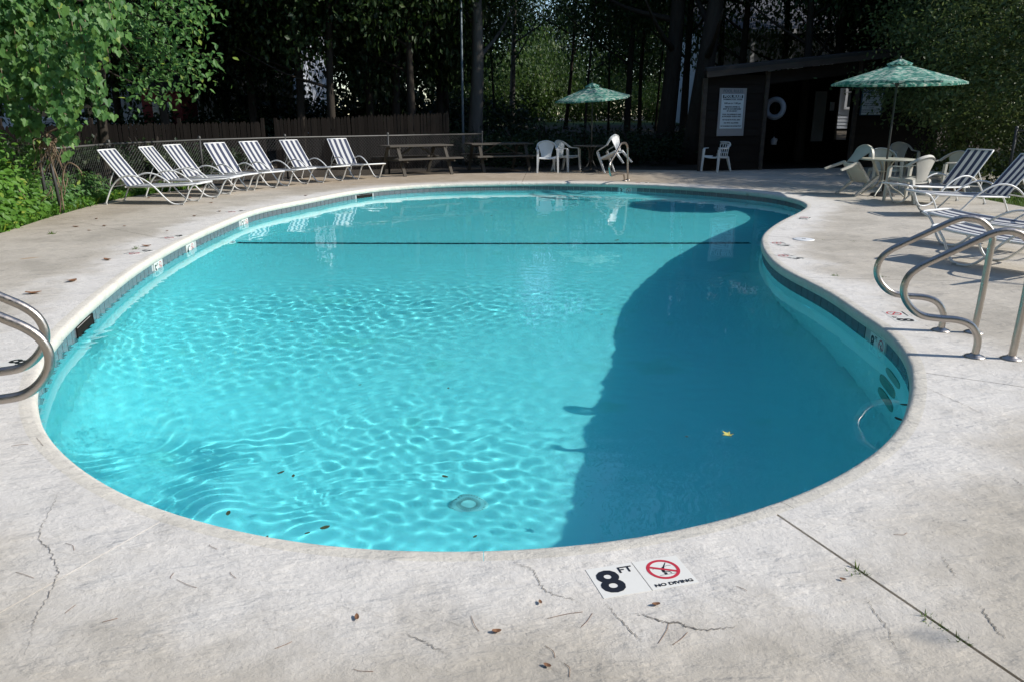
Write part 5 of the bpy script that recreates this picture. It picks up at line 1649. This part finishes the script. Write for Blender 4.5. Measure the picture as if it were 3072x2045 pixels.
for i, pxs in enumerate(STR):
    Y = 11.7 + 0.9 * ((i * 7) % 5) / 5
    path = [at_y(x, y, Y) - o0 for x, y in pxs]
    st_ = MB().tube(smooth_path(path, 4), 0.006, 5).build('vine_strand', MAT['twig'], t)
    a = strand_leaves(path, 70, 0.115, 0.06)
    o = inst(leaf_mesh('strand_leaves', [a], MAT['leaf_vine']), 'strand_leaves', st_, (0, 0, 0)); o['kind'] = 'stuff'
# leafy branches reaching out over the loungers
t = thing('broadleaf_tree', 'young broadleaf tree with pale drooping sprays over the first loungers', 'tree', (-8.6, 16.6, 0))
o0 = Vector(t.location)
MB().tube(smooth_path([(0, 0, -.1), (0.1, 0, 1.8), (0.5, -.2, 3.2), (1.0, -.4, 4.6)], 4), [0.12 - 0.007 * i for i in range(13)], 9).build('trunk', MAT['bark'], t)
SPR = [[(330, 30), (450, 60), (540, 70), (600, 95)], [(340, 110), (450, 120), (560, 150), (655, 182)], [(340, 160), (440, 200), (520, 215), (590, 250)], [(330, 60), (430, 130), (520, 180), (600, 215)],
       [(300, 190), (400, 250), (450, 270), (525, 275)], [(360, -20), (500, -5), (610, 20), (640, 50)], [(380, 150), (420, 220), (440, 280)], [(400, 40), (470, 100), (500, 160), (470, 230)], [(420, -10), (520, 30), (560, 110)], [(350, 90), (420, 100), (480, 140)],
       [(520, -30), (560, 0), (600, 10)], [(300, 20), (380, 50), (440, 90)]]
for i, pxs in enumerate(SPR):
    Y = 15.0 + 0.35 * ((i * 5) % 4)
    path = [at_y(x, y, Y) - o0 for x, y in pxs]
    br_ = MB().tube(smooth_path([Vector((0.5, -.2, 3.2))] + path, 4), [0.022 - 0.0011 * k for k in range(4 * len(path) + 1)], 5).build('branch', MAT['bark'], t)
    a = strand_leaves(path, 100, 0.13, 0.17, OVAL, 0.35, (0.45, -0.45, 0.8))
    o = inst(leaf_mesh('branch_leaves', [a], MAT['leaf_vine']), 'branch_leaves', br_, (0, 0, 0)); o['kind'] = 'stuff'

# creeper mound, dead twigs, ground cover along the left deck edge
def mound(label, name, cat, base, pts, n, size, mat, shape, hgt, group=None, toward=(0.6, -0.55, 0.6)):
    t = thing(name, label, cat, base, group=group)
    arrs = []
    for (x, y, rx, ry, rz) in pts:
        m = int(n * rx * ry)
        u = rand_unit(m, rv); u[:, 2] = np.abs(u[:, 2])
        u *= rv.uniform(0.55, 1.05, m)[:, None]
        P = np.stack([x - base[0] + u[:, 0] * rx, y - base[1] + u[:, 1] * ry, u[:, 2] * rz], -1)
        T = u * np.array([.6, .6, .2]) + np.array([0, 0, -.35]) + rand_unit(m, rv) * 0.5
        Nn = np.array(toward) + u * .5 + rand_unit(m, rv) * 0.5
        arrs.append(leaf_arrays(P, T, Nn, rv.uniform(.6, 1.25, m) * size, shape))
    o = inst(leaf_mesh('foliage', arrs, mat), 'foliage', t, (0, 0, 0)); o['kind'] = 'stuff'
    for k in range(7):
        q = pts[k % len(pts)]
        x_, y_ = q[0] - base[0] + rv.uniform(-.3, .3) * q[2], q[1] - base[1] + rv.uniform(-.3, .3) * q[3]
        MB().tube(smooth_path([(x_, y_, 0), (x_ + .05, y_, q[4] * .5), (x_ + rv.uniform(-.3, .3), y_ + rv.uniform(-.2, .2), q[4] * .95)], 3), 0.008, 5).build('stem', MAT['twig'], t)
    return t
mound('bright green creeper heaped up at the left edge of the deck', 'creeper_mound', 'creeper', (-7.8, 11.2, -.04),
      [(-7.75, 11.3, .55, .7, 1.30), (-7.42, 10.9, .38, .5, 1.05), (-7.95, 12.1, .55, .6, 1.35), (-8.4, 11.4, .7, .8, 1.6), (-8.6, 12.8, .6, .6, 1.45), (-7.5, 11.9, .25, .4, .8), (-7.6, 10.2, .5, .6, .6), (-8.2, 10.6, .7, .8, .95)], 2300, 0.105, MAT['leaf_bright'], OVAL, 1.1)
mound('low creeping plants behind the first lounger along the fence', 'creeper_mound', 'creeper', (-7.9, 14.2, -.04),
      [(-7.95, 13.6, .5, .6, .55), (-8.1, 14.5, .5, .7, .6), (-7.7, 12.9, .35, .5, .4), (-8.3, 15.3, .5, .6, .5), (-8.2, 13.2, .4, .5, .9)], 1900, 0.085, MAT['leaf_vine'], OVAL, .6)
# ground cover: too many to count
arrs = []
n = 5200
tline = rv.uniform(0, 1, n)
edge_pts = np.array([(-7.2, 8.6), (-7.0, 9.8), (-7.05, 10.6), (-7.3, 12.0), (-7.45, 13.2), (-7.55, 14.6), (-7.5, 15.6), (-6.95, 17.4)])
cumE = np.concatenate([[0], np.cumsum(np.hypot(*np.diff(edge_pts, axis=0).T))]); cumE /= cumE[-1]
ex = np.interp(tline, cumE, edge_pts[:, 0]); ey = np.interp(tline, cumE, edge_pts[:, 1])
back = np.abs(rv.normal(0, 0.38, n))
P = np.stack([ex - back - 0.0 + rv.normal(0, .05, n), ey + rv.normal(0, .12, n), rv.uniform(-.03, .10, n) + back * .12], -1)
T = rand_unit(n, rv) * np.array([1, 1, .4]) + np.array([.2, -.1, .35]); Nn = np.array([.2, -.2, 1.0]) + rand_unit(n, rv) * .5
arrs.append(leaf_arrays(P, T, Nn, rv.uniform(.5, 1.3, n) * 0.075, OVAL))
n = 2600
tline = rv.uniform(0, 1, n); ex = np.interp(tline, cumE, edge_pts[:, 0]); ey = np.interp(tline, cumE, edge_pts[:, 1])
P = np.stack([ex - np.abs(rv.normal(0, .25, n)) + .03, ey, np.full(n, -.04)], -1)
T = np.array([0, 0, 1.0]) + rand_unit(n, rv) * .6; Nn = rand_unit(n, rv)
arrs.append(leaf_arrays(P, T, Nn, rv.uniform(.5, 1.3, n) * .16, BLADE))
gc = inst(leaf_mesh('ground_cover', arrs, MAT['leaf_bright']), 'ground_cover', None, (0, 0, 0))
tag(gc, 'low weeds and ivy along the left edge of the deck', kind='stuff')
# grass at the right deck edge
n = 3800
P = np.stack([rv.uniform(9.05, 11.4, n), rv.uniform(11.6, 15.8, n), np.full(n, -.05)], -1)
T = np.array([0, 0, 1.0]) + rand_unit(n, rv) * .6
gr = inst(leaf_mesh('grass', [leaf_arrays(P, T, rand_unit(n, rv), rv.uniform(.5, 1.2, n) * .13, BLADE)], MAT['grass']), 'grass', None, (0, 0, 0))
tag(gr, 'short bright grass beside the right hand loungers', kind='stuff')
# dead twig bundle
base = at(185, 625)
t = thing('dead_shrub', 'tangle of dead brown twigs between the creeper and the fence', 'shrub', (base.x - .15, 12.6, 0))
o0 = Vector(t.location)
rt = random.Random(5)
crown_p = at_y(140, 405, 12.5) - o0
for k in range(46):
    e = at_y(rt.uniform(95, 205), rt.uniform(430, 545), 12.5 + rt.uniform(-.25, .25)) - o0
    m_ = crown_p.lerp(e, 0.5) + Vector((rt.uniform(-.12, .18), rt.uniform(-.1, .1), rt.uniform(.0, .16)))
    s_ = crown_p + Vector((rt.uniform(-.12, .12), rt.uniform(-.1, .1), rt.uniform(-.2, .04)))
    MB().tube(smooth_path([s_, m_, e], 4), [0.008, .0075, .007, .0065, .006, .005, .004, .003, .002], 5).build('twig', MAT['twig'], t)
for pxs in ([(140, 400), (190, 380), (215, 390)], [(195, 570), (188, 520), (205, 490), (230, 500), (245, 520)], [(120, 610), (150, 575), (152, 560)], [(180, 640), (186, 560), (193, 500)], [(140, 402), (150, 470), (180, 560), (192, 630)]):
    MB().tube(smooth_path([at_y(x, y, 12.35) - o0 for x, y in pxs], 4), 0.011, 6).build('branch', MAT['twig'], t)

# ------------------------------------------------------------------ small things on the deck and in the water
def flat_leaf(name, label, cat, loc, size, mat, group, curl=0.35, shape='oval', rz=None):
    r = random.Random(int(loc[0] * 1000) + int(loc[1] * 777))
    if shape == 'maple':
        pr = []
        for k in range(10):
            a_ = k * math.pi / 5 + .1
            rr3 = (0.62, 0.26, 0.50, 0.20, 0.34, 0.12, 0.36, 0.22, 0.52, 0.27)[k]
            pr.append((rr3 * math.cos(a_), rr3 * math.sin(a_)))
    else:
        pr = [(0.5 * math.cos(k * math.pi / 5) * (1 + .1 * math.sin(3 * k)), 0.26 * math.sin(k * math.pi / 5)) for k in range(10)]
    V = [(0, 0, 0.0)] + [(x, y, curl * (abs(x) ** 2 + .6 * abs(y))) for x, y in pr]
    V += [(x, y, z - .03) for x, y, z in V]
    n = len(pr)
    Fc = [(0, 1 + k, 1 + (k + 1) % n) for k in range(n)] + [(n + 1, n + 2 + (k + 1) % n, n + 2 + k) for k in range(n)] + [(1 + k, n + 2 + k, n + 2 + (k + 1) % n, 1 + (k + 1) % n) for k in range(n)]
    b = MB(); b.add([(x * size, y * size, z * size) for x, y, z in V], Fc)
    o = b.build(name, mat)
    o.location = loc; o.rotation_euler = (r.uniform(-.1, .1), r.uniform(-.1, .1), rz if rz is not None else r.uniform(0, 6.28))
    return tag(o, label, cat, group)
GL = 'dead leaves on the deck'
for (px, py, s, lab) in ((100, 882, .13, 'curled brown leaf on the left deck above the grab rails'), (217, 845, .12, 'curled brown leaf on the left deck, farther from the grab rails'), (322, 781, .10, 'dry leaf lying left of the white 5 FT pair'),
                         (440, 740, .11, 'brown leaf lying just behind the white 5 FT pair'), (1071, 1854, .028, 'small curved brown leaf in the middle foreground'), (1490, 1896, .03, 'reddish seed pod lying on the foreground deck'),
                         (1621, 1809, .022, 'dark red seed lying left of the large 8 FT tiles'), (1968, 1815, .028, 'rusty leaf scrap just below the large NO DIVING tile'), (2528, 1740, .022, 'dark seed beside the long deck joint'),
                         (1642, 1999, .025, 'brown seed at the bottom edge of the deck')):
    p = at(px, py); flat_leaf('dead_leaf', lab, 'leaf', (p.x, p.y, .006), s, MAT['dry_leaf'], GL, 0.5)
rs_ = random.Random(77)
for k in range(26):
    px, py = rs_.uniform(160, 1050), rs_.uniform(585, 700)
    p = at(px, py)
    if inside(OUTL, np.array([p.x]), np.array([p.y]))[0] or dist_out(np.array([p.x]), np.array([p.y]))[0] < .3 or not inside(dp, np.array([p.x]), np.array([p.y]))[0]: continue
    flat_leaf('dead_leaf', 'small dead leaf scattered near the left loungers', 'leaf', (p.x, p.y, .005), rs_.uniform(.05, .10), MAT['dry_leaf'], 'scattered dead leaves by the loungers', .4)
GF = 'wet leaves floating in the pool'
for (px, py, s) in ((875, 967, .05), (843, 1418, .05), (880, 1428, .04), (975, 1583, .06), (1335, 1430, .055), (685, 1540, .05), (922, 1600, .035), (1425, 1610, .03), (800, 1612, .03), (1345, 1165, .035), (1850, 722, .10), (1395, 650, .06), (1080, 1155, .03), (1475, 648, .06), (1805, 945, .04), (2060, 1310, .03)):
    p = at(px, py, WATER_Z); flat_leaf('floating_leaf', 'dark wet leaf floating on the sunlit water', 'leaf', (p.x, p.y, WATER_Z + .004), s * .75, MAT['wet_leaf'], GF, 0.15)
p = at(2186, 1305, WATER_Z); flat_leaf('maple_leaf', 'yellow maple leaf floating on the shaded water', 'leaf', (p.x, p.y, WATER_Z + .004), .078, MAT['yellow_leaf'], None, 0.5, 'maple')
for (px, py, s, lab) in ((2716, 1215, .06, 'dark leaf stuck at the right waterline, farther of the two'), (2696, 1258, .055, 'dark leaf stuck at the right waterline, nearer of the two')):
    p = at(px, py, WATER_Z); flat_leaf('floating_leaf', lab, 'leaf', (p.x, p.y, WATER_Z + .004), s, MAT['wet_leaf'], None, .2)
def wall_point(px, py):
    """where the refracted sight line of a pixel meets the basin wall under water"""
    q = at(px, py, WATER_Z)
    D = math.hypot(q.x, q.y); u = Vector((q.x / D, q.y / D, 0))
    r_ = math.acos(math.cos(math.atan2(EYE - WATER_Z, D)) / 1.333)
    t_ = 0.0
    while t_ < 1.4:
        p = q + u * t_
        xa, ya = np.array([p.x]), np.array([p.y])
        if not inside(OUTL, xa, ya)[0]: break
        t_ += 0.01
    k = int(np.argmin(np.hypot(OUTL[:, 0] - p.x, OUTL[:, 1] - p.y)))
    w = OUTL[k] + NRM[k] * 0.022
    return Vector((w[0], w[1], WATER_Z - t_ * math.tan(r_)))
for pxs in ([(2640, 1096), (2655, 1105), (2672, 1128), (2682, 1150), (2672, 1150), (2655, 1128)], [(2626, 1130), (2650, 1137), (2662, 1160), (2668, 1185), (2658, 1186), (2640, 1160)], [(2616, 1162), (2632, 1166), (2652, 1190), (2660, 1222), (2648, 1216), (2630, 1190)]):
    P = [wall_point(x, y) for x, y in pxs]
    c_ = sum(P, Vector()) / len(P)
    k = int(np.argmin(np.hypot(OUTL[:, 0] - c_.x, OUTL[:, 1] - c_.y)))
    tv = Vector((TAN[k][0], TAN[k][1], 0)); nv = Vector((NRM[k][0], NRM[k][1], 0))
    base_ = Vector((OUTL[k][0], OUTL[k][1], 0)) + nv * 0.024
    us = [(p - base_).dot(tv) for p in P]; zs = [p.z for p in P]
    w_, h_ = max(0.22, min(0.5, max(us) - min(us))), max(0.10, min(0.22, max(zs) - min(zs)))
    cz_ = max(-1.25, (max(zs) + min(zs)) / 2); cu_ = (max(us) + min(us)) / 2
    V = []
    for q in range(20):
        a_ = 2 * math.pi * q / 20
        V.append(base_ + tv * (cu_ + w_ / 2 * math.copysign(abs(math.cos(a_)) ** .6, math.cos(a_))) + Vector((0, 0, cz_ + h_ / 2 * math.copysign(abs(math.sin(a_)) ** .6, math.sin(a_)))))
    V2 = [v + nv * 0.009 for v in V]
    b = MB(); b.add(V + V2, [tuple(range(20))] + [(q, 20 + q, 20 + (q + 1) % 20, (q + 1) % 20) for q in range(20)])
    o = b.build('step_recess_shade', MAT['recess_shade'], basin); RECV.append(o)  # flat patch on the wall; the shade of a toe-hold is in its colour
# skimmer lid on the right deck
p = at(2411, 719)
t = thing('skimmer_lid', 'round white skimmer lid set in the right deck above the 4 FT tiles', 'lid', (p.x, p.y, 0))
b = MB(); b.lathe([(0.0, 0.008), (0.12, 0.008), (0.135, 0.004), (0.135, -0.02)], 32); b.build('cover', MAT['white_plastic'], t)
b = MB(); b.box((0, 0, .0095), (0.05, 0.012, 0.003)); b.build('finger_slot', MAT['filler'], t)
# grass tufts in the joints
def tuft(px, py, n, h, lab, spread=.014):
    p = at(px, py); n *= 3; h *= 0.62
    P = np.stack([rv.normal(0, spread, n), rv.normal(0, spread * .5, n), np.full(n, -.015)], -1)
    T = np.array([0, 0, .55]) + rand_unit(n, rv) * np.array([1, 1, .3])
    o = inst(leaf_mesh('grass_tuft', [leaf_arrays(P, T, rand_unit(n, rv), rv.uniform(.5, 1.2, n) * h, BLADE)], MAT['grass']), 'grass_tuft', None, (p.x, p.y, 0))
    tag(o, lab, 'grass tuft', 'grass tufts in the deck joints')
for a in ((2585, 1717, 12, .075, 'small grass tuft in the long joint, nearest the pool'), (2782, 1850, 10, .06, 'pair of tall blades in the middle of the long joint'), (2822, 1880, 22, .045, 'bushiest grass tuft in the long joint'),
          (2880, 1922, 10, .06, 'thin grass tuft in the long joint, nearest the corner'), (405, 748, 14, .09, 'yellow green tuft in front of the 5 FT tiles on the left'), (2505, 828, 12, .07, 'weeds in the joint level with the grab rails'),
          (2655, 832, 12, .06, 'weeds in the joint right behind the grab rails'), (2465, 720, 14, .05, 'weed line beside the white skimmer lid'), (2560, 725, 10, .05, 'small weed in the joint toward the loungers'), (155, 703, 18, .10, 'small weed on the left deck by the creeper')):
    tuft(*a)
# pine needles strewn over the foreground
b = MB()
rn = random.Random(4)
NEED = [(60, 1335, 50, 8), (120, 1325, 40, -60), (75, 1725, 60, -25), (210, 1640, 40, -50), (560, 1750, 70, -30), (1695, 1845, 110, 15), (1760, 1860, 70, 60), (1425, 1870, 70, -70), (1990, 1900, 90, 70), (2040, 1915, 70, 50), (1650, 1955, 60, -60), (1700, 2010, 60, -75), (330, 1860, 50, 20), (850, 1935, 60, 30), (1090, 2010, 60, -10), (2700, 1600, 40, 10), (640, 1640, 30, -40)]
NEED += [(rn.uniform(20, 2900), rn.uniform(1690, 2030), rn.uniform(20, 50), rn.uniform(-80, 80)) for _ in range(4)]
for (x, y, L, a_) in NEED:
    p0 = at(x - L / 2 * math.cos(R(a_)), min(2040, y + L / 2 * math.sin(R(a_)) * .7)); p1 = at(x + L / 2 * math.cos(R(a_)), y - L / 2 * math.sin(R(a_)) * .7)
    m_ = (p0 + p1) / 2 + Vector((rn.uniform(-.012, .012), rn.uniform(-.012, .012), .003))
    b.tube(smooth_path([p0 + Vector((0, 0, .002)), m_, p1 + Vector((0, 0, .002))], 3), 0.0008, 4)
o = b.build('pine_needles', MAT['dry_leaf']); tag(o, 'thin dry needles strewn over the foreground deck', kind='stuff')

# ------------------------------------------------------------------ labels that tell the trees apart by what they stand behind
LM = [(60, 'the hanging vines'), (240, 'the dead twigs'), (350, 'the first lounger'), (455, 'the second lounger'), (560, 'the third lounger'), (665, 'the middle lounger'), (750, 'the fifth lounger'), (838, 'the gap between the fences'),
      (930, 'the sixth lounger'), (1040, 'the last lounger of the row'), (1200, 'the first picnic table, left end'), (1330, 'the first picnic table, right end'), (1430, 'the grey trunked tree'), (1520, 'the second picnic table'), (1640, 'the first white armchair'),
      (1705, 'the sideways armchair'), (1775, 'the far parasol'), (1860, 'the tipped white chair'), (1960, 'the upright dark trunk'), (2070, 'the leaning trunk'), (2190, 'the tall rules sign'), (2325, 'the life ring'), (2450, 'the dark doorway'), (2610, 'the small rules sign'),
      (2700, 'the right parasol'), (2860, 'the towering bush'), (3010, 'the right frame edge')]
BASE = {'trees behind the picket fence': 'dark leafy tree', 'trees behind the pool house': 'dark leafy tree', 'slender trunks in the wood': 'slender trunk', 'thin trees before the clearing': 'thin leafed tree', 'dark undergrowth bushes': 'low dark bush',
        'sunlit shrubs in the clearing': 'yellow green sunlit shrub', 'trees beyond the clearing': 'distant tree beyond the clearing', 'shade trees right of the pool house': 'tall shade tree', 'dappling trees by the clearing': 'added dappling tree'}
RANK = ['', ', farther back', ', third deep', ', fourth deep', ', fifth deep']
slot = {}
for o in [o for o in C.objects if o.parent is None and o.get('group') in BASE]:
    x, y, z = o.location
    px = CX + FPX * x / (y * math.cos(PITCH) + (EYE - z) * math.sin(PITCH))
    if not -150 < px < 3220: continue
    lm = min(LM, key=lambda q: abs(q[0] - px))[1]
    slot.setdefault((BASE[o['group']], lm), []).append((y, o))
for (bs, lm), lst in slot.items():
    lst.sort(key=lambda q: q[0])
    for k, (_, o) in enumerate(lst):
        o['label'] = f'{bs} in line behind {lm}{RANK[min(k, 4)]}'

for o in RECV: o.cycles.is_caustics_receiver = True
